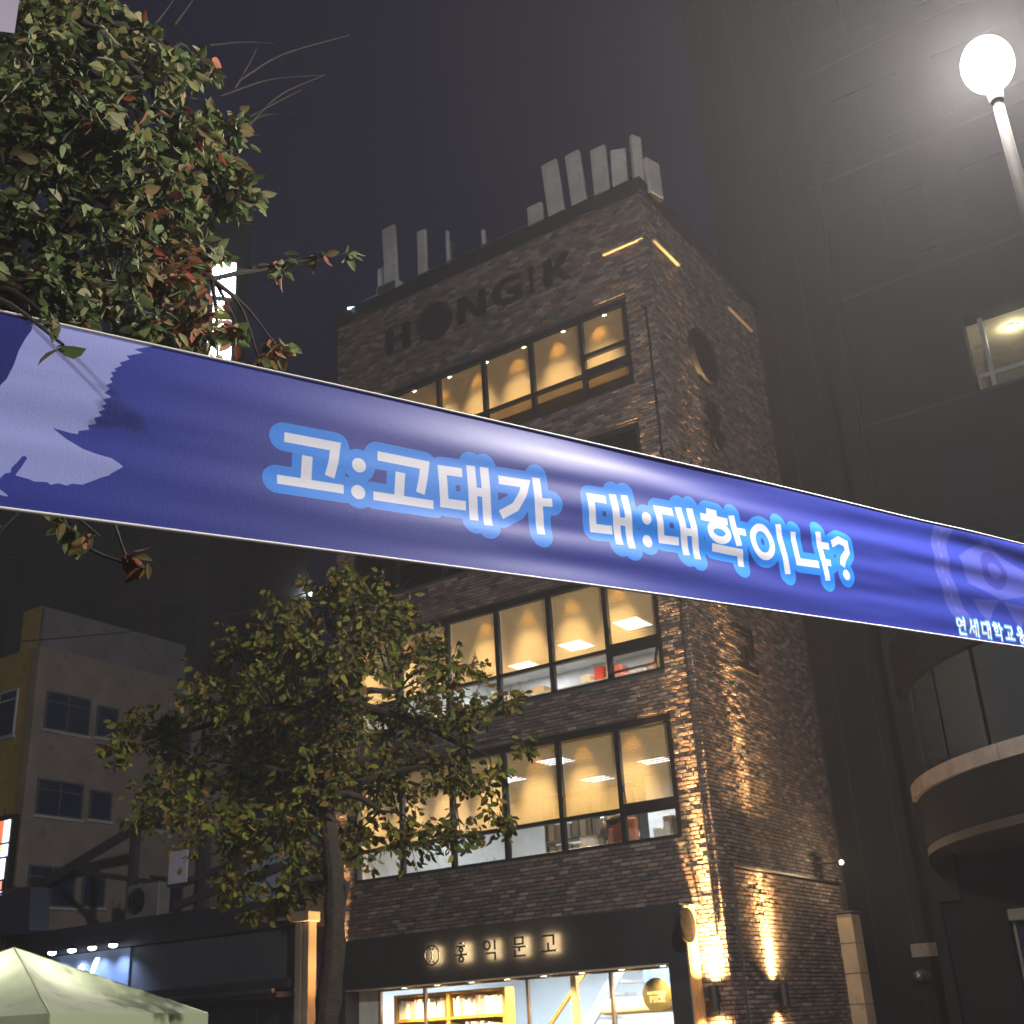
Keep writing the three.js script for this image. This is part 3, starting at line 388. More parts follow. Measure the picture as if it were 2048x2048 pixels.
{
  const t = thing('yellow_building', 'dim ochre plastered building with dark blue windows behind the street tree', 'building', [-19.15, 0, 0]);
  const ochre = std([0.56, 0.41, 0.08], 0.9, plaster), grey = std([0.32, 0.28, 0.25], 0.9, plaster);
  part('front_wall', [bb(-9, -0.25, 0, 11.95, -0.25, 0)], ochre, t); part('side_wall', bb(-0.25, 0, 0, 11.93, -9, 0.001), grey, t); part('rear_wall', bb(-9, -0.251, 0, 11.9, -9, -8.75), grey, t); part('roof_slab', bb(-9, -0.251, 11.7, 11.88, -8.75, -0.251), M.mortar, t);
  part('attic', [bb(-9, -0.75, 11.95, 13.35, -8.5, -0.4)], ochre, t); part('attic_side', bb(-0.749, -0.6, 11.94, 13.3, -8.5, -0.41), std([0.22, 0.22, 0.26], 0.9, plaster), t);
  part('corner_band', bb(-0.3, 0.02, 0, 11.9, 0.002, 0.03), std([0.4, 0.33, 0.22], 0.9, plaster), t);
  const fr = std([0.5, 0.52, 0.56], 0.5);
  for (const y of [3.6, 6.0, 9.6]) { windowUnit(t, -2.4, -0.75, y, y + 1.3, 0, fr, M.darkGlass); windowUnit(t, -4.9, -3.2, y, y + 1.3, 0, fr, M.darkGlass); }
  const dk = std([0.08, 0.09, 0.12], 0.5);
  for (const [y0, y1] of [[9.7, 10.75], [7.45, 8.4], [5.2, 6.2]]) { windowUnit(t, -1.75, -0.32, y0, y1, 0, dk, M.darkGlass, 'x'); windowUnit(t, -2.7, -1.98, y0 + 0.05, y1 - 0.1, 0, dk, M.darkGlass, 'x', false); windowUnit(t, -5.4, -4.2, y0, y1, 0, dk, M.darkGlass, 'x'); }
}
{ // led sign on the ochre wall
  const t = thing('led_sign', 'tall red and white lit sign on the ochre building', 'sign', [-19.38, 5.1, 0.35]);
  part('box', rb(-0.35, 0.35, 0, 2.3, -0.2, 0.02, 0.03), M.darkMetal, t);
  [[1.6, 2.15, [1, 0.1, 0.03], -0.3, 0.02], [1.6, 2.15, [0.75, 0.9, 1], 0.05, 0.3], [1.3, 1.55, [1, 0.45, 0.08], -0.3, 0.0], [1.25, 1.55, [0.75, 0.85, 1], 0.04, 0.3], [0.7, 1.2, [0.8, 0.82, 1], -0.3, 0.25], [0.45, 0.65, [0.9, 0.2, 0.15], -0.3, 0.2], [0.1, 0.4, [0.8, 0.82, 1], -0.3, 0.25]].forEach(([y0, y1, c, x0, x1]) => part('lit_field', bb(x0, x1, y0, y1, 0.021, 0.035), glow(c, 1.3), t));
  const l = new THREE.RectAreaLight(lin(1, 0.75, 0.75), 0.8, 0.6, 2); l.rotation.y = Math.PI; lightIn(l, t, [0, 1.15, 0.06], null, 'sign_glow');
}
{ // one storey shop between, with its dark fascia and terrace
  const t = thing('low_shop', 'low dark shop front with a blue lit sign panel beside the bookshop', 'shop');
  const dark = std([0.05, 0.05, 0.075], 0.6, grime), slate = std([0.1, 0.115, 0.16], 0.7, grime);
  part('wall', [bb(-19.1, -9.35, 0, 2.5, -6, -0.3)], slate, t); part('fascia', bb(-19.05, -9.35, 2.62, 3.84, -0.3, 0.0), slate, t);
  part('parapet', bb(-19.1, -9.3, 3.86, 4.45, -6, 0.12), dark, t); part('canopy', [bb(-19, -9.35, 2.5, 2.6, -0.3, 0.7), bb(-14.3, -9.4, 2.68, 2.86, 0.002, 0.35)], dark, t); part('gutter', rod(V(-14.2, 2.62, 0.74), V(-9.4, 2.62, 0.74), 0.045), M.steel, t);
  part('sign_panel', bb(-17.4, -14.55, 2.84, 3.84, 0.002, 0.06), std([0.2, 0.26, 0.42], 0.5, { map: rep(grimeMap, 0.4) }), t);
  for (let k = 0; k < 3; k++) part('glazing', bb(-13.8 + k * 1.5, -12.4 + k * 1.5, 0.2, 2.4, -0.298, -0.28), M.darkGlass, t);
  // white script
  const scr = (pts) => tube(pts.map(([x, y]) => V(x, y, 0.11)), 0.05, 8, 30);
  const L = sub('script_sign', t, [-16.2, 3.08, 0]); L.scale.setScalar(0.75); L.userData.label = 'glowing white script lettering on the blue panel';
  part('script_stroke', [scr([[-0.5, 0.1], [-0.36, 0.42], [-0.3, 0.22], [-0.18, 0.1]]), scr([[-0.25, 0.0], [-0.1, 0.5], [0.06, 0.66], [0.08, 0.54], [-0.14, 0.3], [-0.05, 0.1]]), scr([[0.1, 0.34], [0.08, 0.12], [0.2, 0.1], [0.32, 0.34], [0.3, 0.12], [0.42, 0.12]]), scr([[0.42, 0.12], [0.66, 0.6], [0.78, 0.82], [0.66, 0.72], [0.5, 0.26], [0.6, 0.08], [0.74, 0.14]])], glow([0.9, 0.95, 1], 2.6), L, true);
  const g = new THREE.RectAreaLight(lin(0.7, 0.82, 1), 1.2, 1.3, 0.7); g.rotation.y = Math.PI; lightIn(g, L, [0.1, 0.4, 0.2], null, 'script_glow');
  for (let k = 0; k < 4; k++) { const s = thing('sign_lamp', 'cold white lamp over the blue sign panel', 'lamp', [-16.9 + k * 0.72, 3.98, 0.13], 0, 'lamps over the blue sign panel'); part('arm', rod(V(0, 0.02, 0), V(0, 0.02, 0.2), 0.018), M.darkMetal, s); part('shade', cyl(0.12, 0.06, 0.1, 0, -0.07, 0.26, 18, true), M.darkMetal, s); part('bulb', new THREE.SphereGeometry(0.085, 14, 10).scale(1.3, 0.6, 1).translate(0, -0.09, 0.26), glow([0.75, 0.88, 1], 9), s); const l = new THREE.SpotLight(lin(0.5, 0.66, 1), 9, 0, 1.1, 0.7, 2); l.shadow.radius = 3; lightIn(l, s, [0, -0.16, 0.27], [0, -1.5, 0.05], 'sign_lamp_beam'); }
}
{ // steel frame of the roof terrace, notice board, air conditioner
  const t = thing('terrace_frame', 'dark steel frame of posts and beams on the low roof', 'frame', [-15.2, 4.45, -0.4]);
  const rust = std([0.05, 0.042, 0.055], 0.7);
  for (const [x, h] of [[0, 2.15], [2.45, 1.6], [3.6, 1.5], [5.4, 1.2]]) part('post', bb(x - 0.1, x + 0.1, 0, h, -0.08, 0.08), rust, t);
  part('beam', bar(V(-4.2, 0.95, 0.1), V(0, 2.1, 0.1), 0.2, 0.12), rust, t); part('beam', bar(V(0, 2.1, 0.1), V(2.2, 2.5, 0.1), 0.2, 0.12), rust, t); part('beam', bar(V(-2, 1.35, 0), V(1.1, 0.75, 0), 0.12, 0.1), rust, t); part('beam', bar(V(1.6, 0.65, 0.05), V(5.6, 1.25, 0.05), 0.14, 0.1), rust, t); part('beam', bar(V(1.6, 0.2, 0.05), V(5.6, 0.85, 0.05), 0.16, 0.1), rust, t);
  part('screen_panel', bb(3.65, 5.3, 0.05, 1.15, -0.16, -0.13), std([0.28, 0.36, 0.55], 0.5), t);
  const n = thing('notice_board', 'white notice board hung on the terrace frame', 'board', [-13.72, 5.12, -0.2]); part('sheet', rb(0, 0.62, 0, 0.72, -0.015, 0.015, 0.01), std([0.62, 0.62, 0.75], 0.6), n); part('hook', bb(0.28, 0.34, 0.72, 0.86, -0.01, 0.01), M.steel, n);
  const a = thing('air_conditioner', 'grey outdoor air conditioner unit on the low roof', 'air conditioner', [-14.95, 4.46, -0.05]); part('casing', rb(0, 1.1, 0, 0.75, -0.35, 0, 0.03), std([0.34, 0.35, 0.37], 0.5, { map: rep(grimeMap, 0.7) }), a); part('fan_grille', [new THREE.TorusGeometry(0.27, 0.02, 6, 30).translate(0.38, 0.38, 0.015), new THREE.TorusGeometry(0.16, 0.012, 6, 30).translate(0.38, 0.38, 0.015), bb(0.1, 0.66, 0.372, 0.388, 0.005, 0.02)], M.darkMetal, a); part('fan', disc(0.24, 0.01).translate(0.38, 0.38, 0.004), M.darkMetal, a);
  const u = thing('awning_box', 'dark slanted awning box on the low roof beside the ochre building', 'awning', [-18.9, 4.45, 0.2]); const s = new THREE.Shape(); s.moveTo(-3, 0); s.lineTo(1.5, 0); s.lineTo(1.4, 0.95); s.lineTo(0.9, 1.0); s.lineTo(-3, 0.3); part('cover', new THREE.ExtrudeGeometry(s, { depth: 0.5, bevelSize: 0.02, bevelThickness: 0.02, bevelSegments: 1 }), std([0.05, 0.06, 0.1], 0.7), u); part('rail', rod(V(-3, 0.34, 0.55), V(0.9, 1.03, 0.55), 0.03), M.steel, u);
  const p = thing('street_pilaster', 'beige fluted pilaster with a small capital left of the bookshop', 'pilaster', [-9.05, 0.13, 0.25]); const be = std([0.34, 0.29, 0.21], 0.7, plaster); part('shaft', [bb(-0.16, -0.01, 0, 3.75, -0.15, 0.1), bb(0.03, 0.18, 0, 3.74, -0.15, 0.08)], be, p); part('capital', [rb(-0.24, 0.24, 3.75, 3.95, -0.2, 0.16, 0.02), bb(-0.75, -0.24, 3.84, 3.88, -0.1, 0.05)], be, p);
}
// ---------------------------------------------------------------- right-hand office building with its bowed lower storeys
{
  const t = thing('bow_front_building', 'dark office building with a bowed glazed storey over a pale stone band', 'building', [7.74, 0, -6.36]);
  const skin = phy([0.02, 0.021, 0.023], 0.8, { ...grime, specularIntensity: 0.3 }), R = 5.9, arc = (r0, r1, y0, y1, a0, a1, n = 64) => { const s = new THREE.Shape(); s.absarc(0, 0, r1, a0, a1, false); s.absarc(0, 0, r0, a1, a0, true); const g = new THREE.ExtrudeGeometry(s, { depth: y1 - y0, bevelEnabled: false, curveSegments: n }); g.rotateX(-Math.PI / 2); g.translate(0, y0, 0); return g; };
  // shape y becomes -z, so angles below 0 face the street
  const A0 = -Math.PI + 0.28, A1 = -0.28, step = (n, i) => [A0 + i * (A1 - A0) / n, A0 + (i + 1) * (A1 - A0) / n];
  part('bow_wall', [arc(R - 0.4, R - 0.03, 4.35, 5.21, A0, A1), arc(R - 0.4, R - 0.02, 7.2, 8.2, A0, A1)], skin, t);
  part('bow_floor', [arc(0.5, R - 0.05, 4.2, 4.345, A0, A1), arc(0.5, R - 0.42, 5.1, 5.2, A0, A1), arc(0.5, R - 0.05, 8.2, 8.3, A0, A1), arc(R - 0.7, R - 0.6, 5.2, 8.2, A0, A1)], std([0.05, 0.05, 0.048], 0.7, plaster), t);
  const stone = std([0.46, 0.42, 0.41], 0.7, { map: rep(grimeMap, 0.9), bumpMap: rep(bumpMap, 2), bumpScale: 0.004 });
  for (let i = 0; i < 11; i++) { const [a, b] = step(11, i); part('band_stone', arc(R - 0.06, R + 0.05, 5.215, 5.48, a + 0.004, b - 0.004, 10), stone, t); }
  for (let i = 0; i < 12; i++) { const [a, b] = step(12, i), w = sub('window', t); part('pane', arc(R - 0.16, R - 0.14, 5.5, 7.18, a + 0.01, b - 0.01, 8), i % 2 ? phy([0.035, 0.042, 0.05], 0.08) : phy([0.045, 0.054, 0.06], 0.1), w); part('frame', bb(-0.06, 0.06, 5.5, 7.18, -0.05, 0.05).translate(R - 0.13, 0, 0).rotateY(-a), M.frame, w); }
  // flat storeys above and beside, facade at z = 1.86; the lit storey has real openings
  part('facade', [bb(-5.5, 12, 8.3, 13.1, 1.46, 1.86), bb(-5.5, 12, 14.85, 34, 1.46, 1.86), bb(-5.5, -2.85, 13.1, 14.85, 1.46, 1.86), bb(6, 12, 13.1, 14.85, 1.46, 1.86), bb(-5.5, -5.1, 3.4, 8.3, 1.46, 1.858), bb(-8.6, -5.5, 0, 34, -0.2, 0.1), bb(-5.7, -5.501, 0, 34, 0.1, 1.85)], skin, t);
  part('flank', [bb(-7, 12, 0, 33.9, -9, -8.8), bb(11.8, 12, 0, 33.9, -8.8, 1.45), bb(-7, 12, 33.9, 34, -9, 1.86)], skin, t);
  const fr = std([0.2, 0.21, 0.21], 0.5), joint = std([0.012, 0.012, 0.013], 0.9), blackGlass = phy([0.016, 0.017, 0.019], 0.12);
  for (let y = 9.9; y < 33; y += 3.2) { part('joint_strip', bb(-5.5, 12, y - 0.03, y + 0.03, 1.861, 1.875), joint, t); if (Math.abs(y - 13.1) > 0.4) for (let i = 0; i < 6; i++) { const x = -4.9 + i * 2.7, w = sub('window', t); part('pane', bb(x, x + 1.9, y + 0.5, y + 2.1, 1.862, 1.87), blackGlass, w); part('frame', [bb(x - 0.05, x, y + 0.45, y + 2.15, 1.862, 1.9), bb(x + 1.9, x + 1.95, y + 0.45, y + 2.15, 1.862, 1.9), bb(x, x + 1.9, y + 2.1, y + 2.15, 1.862, 1.9), bb(x, x + 1.9, y + 0.45, y + 0.5, 1.862, 1.92), bb(x + 0.93, x + 0.97, y + 0.5, y + 2.1, 1.871, 1.89)], skin, w); } }
  for (let x = -8.2; x < -5.6; x += 0.8) part('joint_strip', bb(x, x + 0.03, 0, 34, 0.101, 0.112), joint, t);
  part('downpipe', rod(V(-5.9, 0, 0.18), V(-5.9, 33, 0.18), 0.07), skin, t); part('downpipe', rod(V(-5.25, 8.3, 1.95), V(-5.25, 33, 1.95), 0.06), skin, t);
  for (let i = 0; i < 6; i++) { const x0 = i ? -2.53 + (i - 1) * 1.6 : -2.85, x1 = i ? x0 + 1.6 : -2.53, w = sub('window', t); part('frame', [bb(x1 - 0.045, x1 + 0.045, 13.1, 14.85, 1.55, 1.64), bb(x0 + 0.046, x1 - 0.046, 13.5, 13.59, 1.55, 1.63)], fr, w); part('pane', bb(x0 + 0.046, x1 - 0.046, 13.1, 14.85, 1.585, 1.592), M.glass, w); }
  part('room_floor', bb(-3.2, 6.2, 12.85, 12.95, -3, 1.459), M.floor, t); part('room_ceiling', bb(-3.2, 6.2, 14.9, 15, -3, 1.459), std([0.55, 0.5, 0.38], 0.9, plaster), t); part('room_wall', [bb(-3.2, 6.2, 12.95, 14.9, -3.1, -3.0), bb(-3.3, -3.2, 12.95, 14.9, -3, 1.459), bb(6.2, 6.3, 12.95, 14.9, -3, 1.459)], std([0.52, 0.47, 0.34], 0.8, plaster), t);
  // entrance under the bow
  part('ground_wall', [bb(-5.5, -4.4, 0, 3.39, 1.4, 1.7), bb(-4.4, 8, 3.12, 4.19, 1.4, 1.7), bb(-5.1, -4.4, 3.392, 4.19, 1.4, 1.69), bb(2.4, 8, 0, 3.12, 1.4, 1.7)], phy([0.014, 0.014, 0.018], 0.8, { ...grime, specularIntensity: 0.3 }), t);
  part('lintel', rb(-4.36, 6, 2.96, 3.16, 1.702, 1.86, 0.02), std([0.16, 0.155, 0.13], 0.6, plaster), t); part('door', bb(-4.3, 2.38, 0.13, 2.95, 1.5, 1.54), std([0.02, 0.024, 0.05], 0.12), t);
  for (const [x, h] of [[-4.36, 2.95], [-2.55, 2.3], [-0.9, 2.95], [0.9, 2.95]]) part('door_edge', bb(x, x + 0.05, 0.13, h, 1.545, 1.62), M.steel, t);
  part('door_handle', rod(V(-2.35, 0.9, 1.66), V(-2.35, 2.0, 1.66), 0.025), M.steel, t);
  const l = thing('office_lamp', 'bright ceiling lamp in the lit storey of the dark office building', 'lamp', [5.7, 14.89, -5.6]); part('bulb', cyl(0.09, 0.09, 0.04, 0, -0.05, 0, 18), glow([1, 0.97, 0.85], 8), l); part('trim', new THREE.TorusGeometry(0.11, 0.02, 6, 24).rotateX(Math.PI / 2), M.white, l); const p = new THREE.PointLight(lin(1, 0.88, 0.55), 1.3); p.shadow.radius = 4; lightIn(p, l, [0.0, -0.16, 0], null, 'office_light');
  const f = thing('fire_inlet', 'small pair of fire hose inlets on the dark wall beside the alley', 'hydrant', [1.55, 2.2, -6.24]); for (const x of [-0.35, 0.35]) { part('inlet', new THREE.CylinderGeometry(0.1, 0.13, 0.3, 16).rotateX(Math.PI / 2).translate(x, 0, 0.16), M.steel, f); part('cap', new THREE.SphereGeometry(0.1, 14, 8).translate(x, 0, 0.32), M.steel, f); } part('plate', bb(-0.5, 0.5, 0.35, 0.6, 0, 0.04), M.steel, f);
}
// ---------------------------------------------------------------- far buildings behind the bookshop and the tree
function farBlock(label, [x, z], w, d, h, c, turn, rows, cols) {
  const t = thingAt('far_building', label, 'building', [x, 0, z], turn); const m = std(c, 0.8, grime), gl = phy([0.03, 0.035, 0.05], 0.1);
  part('wall', bb(-w / 2, w / 2, 0, h, -d, 0), m, t); part('parapet', bb(-w / 2 - 0.1, w / 2 + 0.1, h, h + 0.5, -d - 0.1, 0.1), m, t);
  for (let r = 0; r < rows; r++) for (let q = 0; q < cols; q++) { const g = sub('window', t), x0 = -w / 2 + (q + 0.2) * w / cols, y0 = h - (r + 0.8) * 3.2; part('pane', bb(x0, x0 + 0.6 * w / cols, y0, y0 + 1.7, 0.01, 0.03), gl, g); part('frame', bb(x0 - 0.08, x0 + 0.6 * w / cols + 0.08, y0 - 0.12, y0 - 0.01, 0.001, 0.1), m, g); }
  return t;
}
farBlock('dark slate block behind the banner, left of the bookshop', [-17.5, -33], 7, 8, 21, [0.05, 0.056, 0.075], -0.2, 5, 3);
farBlock('darker narrow block beside the slate block', [-11.8, -36.5], 4.2, 8, 22, [0.045, 0.04, 0.055], -0.2, 5, 2);
const sgT = farBlock('tall dark tower carrying the white vertical sign', [-13.5, -41], 6.5, 8, 33.5, [0.016, 0.018, 0.03], 0.26, 5, 2);
{
  const t = thingAt('vertical_sign', 'tall cold white lit sign on the dark tower behind the leaves', 'sign', [-11.0, 26.0, -40.3], 0.26);
  part('box', rb(-0.6, 0.6, 0, 4.9, -0.3, 0, 0.03), M.darkMetal, t);
  [[3.0, 4.6, -0.05, 0.5], [3.9, 4.5, -0.5, -0.12], [3.0, 3.7, -0.4, -0.1], [2.2, 2.75, -0.3, 0.1], [1.2, 1.9, -0.45, 0.4], [0.2, 1.0, -0.45, -0.1], [0.15, 0.9, 0.0, 0.45]].forEach(([y0, y1, x0, x1]) => part('lit_field', rb(x0, x1, y0, y1, 0.001, 0.06, 0.02), glow([0.72, 0.88, 1], 9), t));
  const l = new THREE.RectAreaLight(lin(0.6, 0.8, 1), 6, 1, 4.4); l.rotation.y = Math.PI; lightIn(l, t, [0, 2.45, 0.1], null, 'sign_glow');
}
[[[-9.24, 18.353, -44.04], 0.16], [[-8.0, 17.742, -44.28], 0.1], [[-11.17, 19.6, -43.6], 0.12]].forEach(([p, r], i) => { const t = thingAt('floodlight', ['brightest cold white floodlight on a far mast', 'small cold white floodlight on a far mast right of the brighter one', 'small blue white floodlight just under the banner'][i], 'lamp', p); part('bulb', new THREE.SphereGeometry(r, 14, 10), glow(i === 2 ? [0.5, 0.75, 1] : [0.9, 0.97, 1], 5), t); part('mast', rod(V(0, -p[1], -0.3), V(0, 0.1, -0.3), 0.07), M.darkMetal, t); part('arm', rod(V(0, 0, -0.3), V(0, 0, 0), 0.04), M.darkMetal, t); const l = new THREE.PointLight(lin(0.9, 0.96, 1), 6); lightIn(l, t, [0, 0, 0], null, 'flood_beam'); });
[[-16.36, 30.03, -39.2], [-15.3, 29.6, -39.6], [-15.05, 29.3, -39.6]].forEach((p) => { const t = thingAt('blue_led', 'tiny blue light glinting through the leaves', 'lamp', p, 0, 'blue lights on the dark tower'); part('bulb', new THREE.SphereGeometry(0.1, 10, 8), glow([0.12, 0.2, 1], 5), t); part('stalk', rod(V(0, 0, 0), V(0.05, 0, -2.2), 0.03), M.darkMetal, t); const l = new THREE.PointLight(lin(0.15, 0.25, 1), 0.5); lightIn(l, t, [0, 0, 0], null, 'blue_glow'); });

// ---------------------------------------------------------------- street lamps
function streetLamp(label, [x, z], H, I, turn, r) {
  const t = thingAt('street_lamp', label, 'street lamp', [x, 0, z], turn);
  part('pole', [cyl(0.07, 0.04, H - 0.35, 0, 0, 0, 18)], std([0.11, 0.11, 0.11], 0.7, { map: rep(grimeMap, 0.8) }), t); part('base', [cyl(0.16, 0.12, 0.5, 0, 0, 0, 18)], M.steel, t);
  part('neck', cyl(0.05, 0.07, 0.16, 0, H - 0.35, 0, 18), std([0.11, 0.11, 0.11], 0.7), t);
  part('globe', new THREE.SphereGeometry(r, 28, 20).scale(1, 1.2, 1).translate(0, H, 0), glow([1, 0.86, 0.52], 8), t);
  const l = new THREE.PointLight(lin(1, 0.93, 0.86), I); l.shadow.radius = r * 40; lightIn(l, t, [0, H, 0], null, 'street_light');
  return t;
}
streetLamp('glowing warm white street lamp on a steel pole above the banner', [3.752, -7.066], 8.07, 240, 0, 0.19);
streetLamp('shorter street lamp on the open street side of the banner', [-3.2, 1.6], 5.6, 42, 0, 0.17);

// ---------------------------------------------------------------- the banner
{
  const A = V(-1.957, 0, -4.195), D = V(0.7687, 0, -0.6396), N = V(0, 1, 0).cross(D).multiplyScalar(-1), S0 = -1.4, S1 = 9.1, NT = 3;
  const bottom = (s) => 3.548 + 0.0766 * s, height = (s) => 0.862 + 0.005 * s;
  const ridge = (s, v) => { // long shallow folds pulled along the cloth
    const w = 0.012 * vnoise(s * 0.8 + 20, v * 7, 997) + 0.006 * vnoise(s * 1.4 + 5, v * 15 + 9, 997), tight = 0.35 + 0.65 * Math.min(1, Math.max(0, (s - 1) / 6));
    return 0.0105 * Math.sin(v * 23 + s * 0.5 + 2.2 * vnoise(s * 0.6, 7, 997)) * tight * tight * (0.5 + vnoise(s * 0.7 + 3, v * 4, 997)) + (w * 0.8 + 0.008 * Math.sin(v * 9.5 + s * 0.35 + 1.1 * vnoise(s * 0.5, 3, 997)) * (0.4 + 0.6 * v)) * tight * 1.3 + 0.03 * Math.sin(s * 0.5);
  };
  const blue = '#313c98', navy = '#232a74', pale = '#99a2e2', sky = '#2f87f0', white = '#dcdff0';
  const big = [[[1.193,0.616],[1.463,0.616],[1.453,0.523],[1.434,0.43]],[[1.314,0.528],[1.311,0.373]],[[1.163,0.364],[1.51,0.369]],[[1.696,0.608],[1.973,0.604],[1.962,0.521],[1.944,0.424]],[[1.827,0.53],[1.819,0.367]],[[1.673,0.361],[2.023,0.367]],[[2.203,0.6],[2.078,0.594],[2.09,0.39],[2.224,0.395]],[[2.259,0.657],[2.274,0.312]],[[2.266,0.495],[2.351,0.496]],[[2.346,0.663],[2.362,0.294]],[[2.438,0.6],[2.62,0.607],[2.596,0.531],[2.546,0.442],[2.449,0.377]],[[2.697,0.662],[2.715,0.292]],[[2.71,0.501],[2.8,0.511]],[[3.204,0.603],[3.085,0.599],[3.098,0.394],[3.243,0.402]],[[3.262,0.653],[3.289,0.31]],[[3.275,0.469],[3.369,0.473]],[[3.356,0.664],[3.384,0.296]],[[3.747,0.609],[3.615,0.605],[3.636,0.4],[3.781,0.405]],[[3.801,0.654],[3.837,0.315]],[[3.812,0.479],[3.916,0.483]],[[3.9,0.664],[3.931,0.299]],[[4.049,0.665],[4.142,0.66]],[[3.992,0.62],[4.238,0.617]],[[4.277,0.672],[4.314,0.447]],[[4.303,0.56],[4.399,0.563]],[[4.067,0.405],[4.321,0.397],[4.326,0.299]],[[4.727,0.676],[4.774,0.302]],[[4.879,0.642],[4.893,0.41],[5.111,0.418]],[[5.143,0.682],[5.188,0.303]],[[5.182,0.584],[5.26,0.585]],[[5.177,0.448],[5.246,0.448]],[[5.291,0.61],[5.371,0.651],[5.453,0.633],[5.463,0.571],[5.392,0.496],[5.372,0.442]]];
  const eagle = [[-0.078,0.57],[-0.058,0.608],[-0.038,0.646],[-0.017,0.73],[-0.005,0.812],[0.014,0.879],[0.034,0.931],[0.037,1.043],[0.549,1.046],[0.552,0.995],[0.466,0.949],[0.504,0.939],[0.433,0.9],[0.448,0.884],[0.406,0.854],[0.416,0.839],[0.384,0.813],[0.396,0.804],[0.372,0.789],[0.385,0.772],[0.37,0.756],[0.383,0.737],[0.356,0.712],[0.376,0.7],[0.354,0.671],[0.384,0.656],[0.35,0.633],[0.367,0.612],[0.346,0.598],[0.363,0.582],[0.336,0.564],[0.352,0.546],[0.323,0.528],[0.334,0.499],[0.3,0.486],[0.308,0.463],[0.267,0.448],[0.264,0.429],[0.235,0.429],[0.163,0.44],[0.221,0.393],[0.291,0.354],[0.348,0.339],[0.409,0.33],[0.441,0.309],[0.459,0.294],[0.41,0.248],[0.406,0.239],[0.372,0.22],[0.339,0.197],[0.3,0.17],[0.26,0.168],[0.239,0.154],[0.205,0.159],[0.176,0.146],[0.162,0.157],[0.109,0.15],[0.096,0.158],[0.066,0.163],[0.039,0.168],[0.056,0.208],[0.077,0.263],[0.068,0.272],[0.057,0.267],[0.042,0.236],[0.022,0.201],[0.021,0.178],[0.001,0.17],[-0.014,0.144],[-0.038,0.097]];
  const bit = [[-0.031,0.09],[-0.008,0.087],[0.021,0.064],[0.018,0.058],[-0.029,0.064]];
  function draw(c, X, Y, k) { // X, Y: metres along and share of the height to pixels; k pixels a metre
    const line = (pts) => { c.beginPath(); pts.forEach(([s, v], i) => (i ? c.lineTo(X(s), Y(v)) : c.moveTo(X(s), Y(v)))); };
    c.fillStyle = blue; c.fillRect(X(S0) - 5, -5, 1e5, 1e5);
    c.fillStyle = navy; c.fillRect(X(S0) - 5, -5, (0.25 - S0) * k, k * 0.5);
    line([[-0.09, 0.35], ...eagle.slice(1)]); c.closePath(); c.fillStyle = pale; c.fill(); line(bit); c.closePath(); c.fill();
    line([[-1.4, 0.02], [-0.9, 0.4], [-0.5, 0.62], [-0.09, 0.5], [-0.05, 0.1], [-0.6, 0.2]]); c.closePath(); c.fill();
    // seal
    c.save(); c.globalAlpha = 0.13; c.strokeStyle = '#e6d8f2'; c.fillStyle = '#e6d8f2'; c.lineWidth = 0.2 * k; c.beginPath(); c.ellipse(X(7.42), Y(0.6), 0.76 * k, 0.66 * k, 0, 0, 7); c.stroke();
    c.lineWidth = 0.02 * k; c.setLineDash([0.05 * k, 0.06 * k]); c.beginPath(); c.ellipse(X(7.42), Y(0.6), 0.76 * k, 0.66 * k, 0, 0, 7); c.stroke(); c.setLineDash([]);
    line([[6.92, 0.74], [7.1, 0.83], [7.35, 0.94], [7.6, 0.83], [7.92, 0.74], [7.92, 0.5], [7.42, 0.4], [7.0, 0.5]]); c.closePath(); c.fill();
    line([[7.0, 0.37], [7.37, 0.39], [7.17, 0.16]]); c.closePath(); c.fill(); line([[7.45, 0.39], [7.85, 0.37], [7.65, 0.16]]); c.closePath(); c.fill();
    c.globalAlpha = 1; c.strokeStyle = '#3a3d90'; c.lineWidth = 0.09 * k; c.beginPath(); c.ellipse(X(7.41), Y(0.67), 0.14 * k, 0.115 * k, 0, 0, 7); c.stroke(); c.restore();
    // slogan
    const stroke = (w, col, join) => {
      c.strokeStyle = col; c.fillStyle = col; c.lineJoin = join ? 'round' : 'miter'; c.lineCap = join ? 'round' : 'butt';
      big.forEach((l) => { const dx = Math.abs(l[l.length - 1][0] - l[0][0]), dy = Math.abs(l[l.length - 1][1] - l[0][1]) * 0.88; c.lineWidth = ((l.length > 2 ? 0.052 : dx > dy ? 0.048 : 0.056) + 2 * w) * k; if (!join) c.lineCap = 'butt'; line(l); c.stroke(); });
      for (const [s, v, r] of [[1.592, 0.529, 0.039], [1.589, 0.367, 0.039], [3.513, 0.524, 0.039], [3.518, 0.368, 0.039], [5.404, 0.375, 0.038]]) { c.beginPath(); c.arc(X(s), Y(v), (r + w) * k, 0, 7); c.fill(); }
      c.lineWidth = (0.05 + 2 * w) * k; c.beginPath(); c.ellipse(X(4.143), Y(0.523), 0.082 * k, 0.052 * k, 0, 0, 7); c.stroke(); c.beginPath(); c.ellipse(X(4.553), Y(0.515), 0.092 * k, 0.1 * k, 0, 0, 7); c.stroke();
    };
    stroke(0.05, sky, true); stroke(0, white, false);
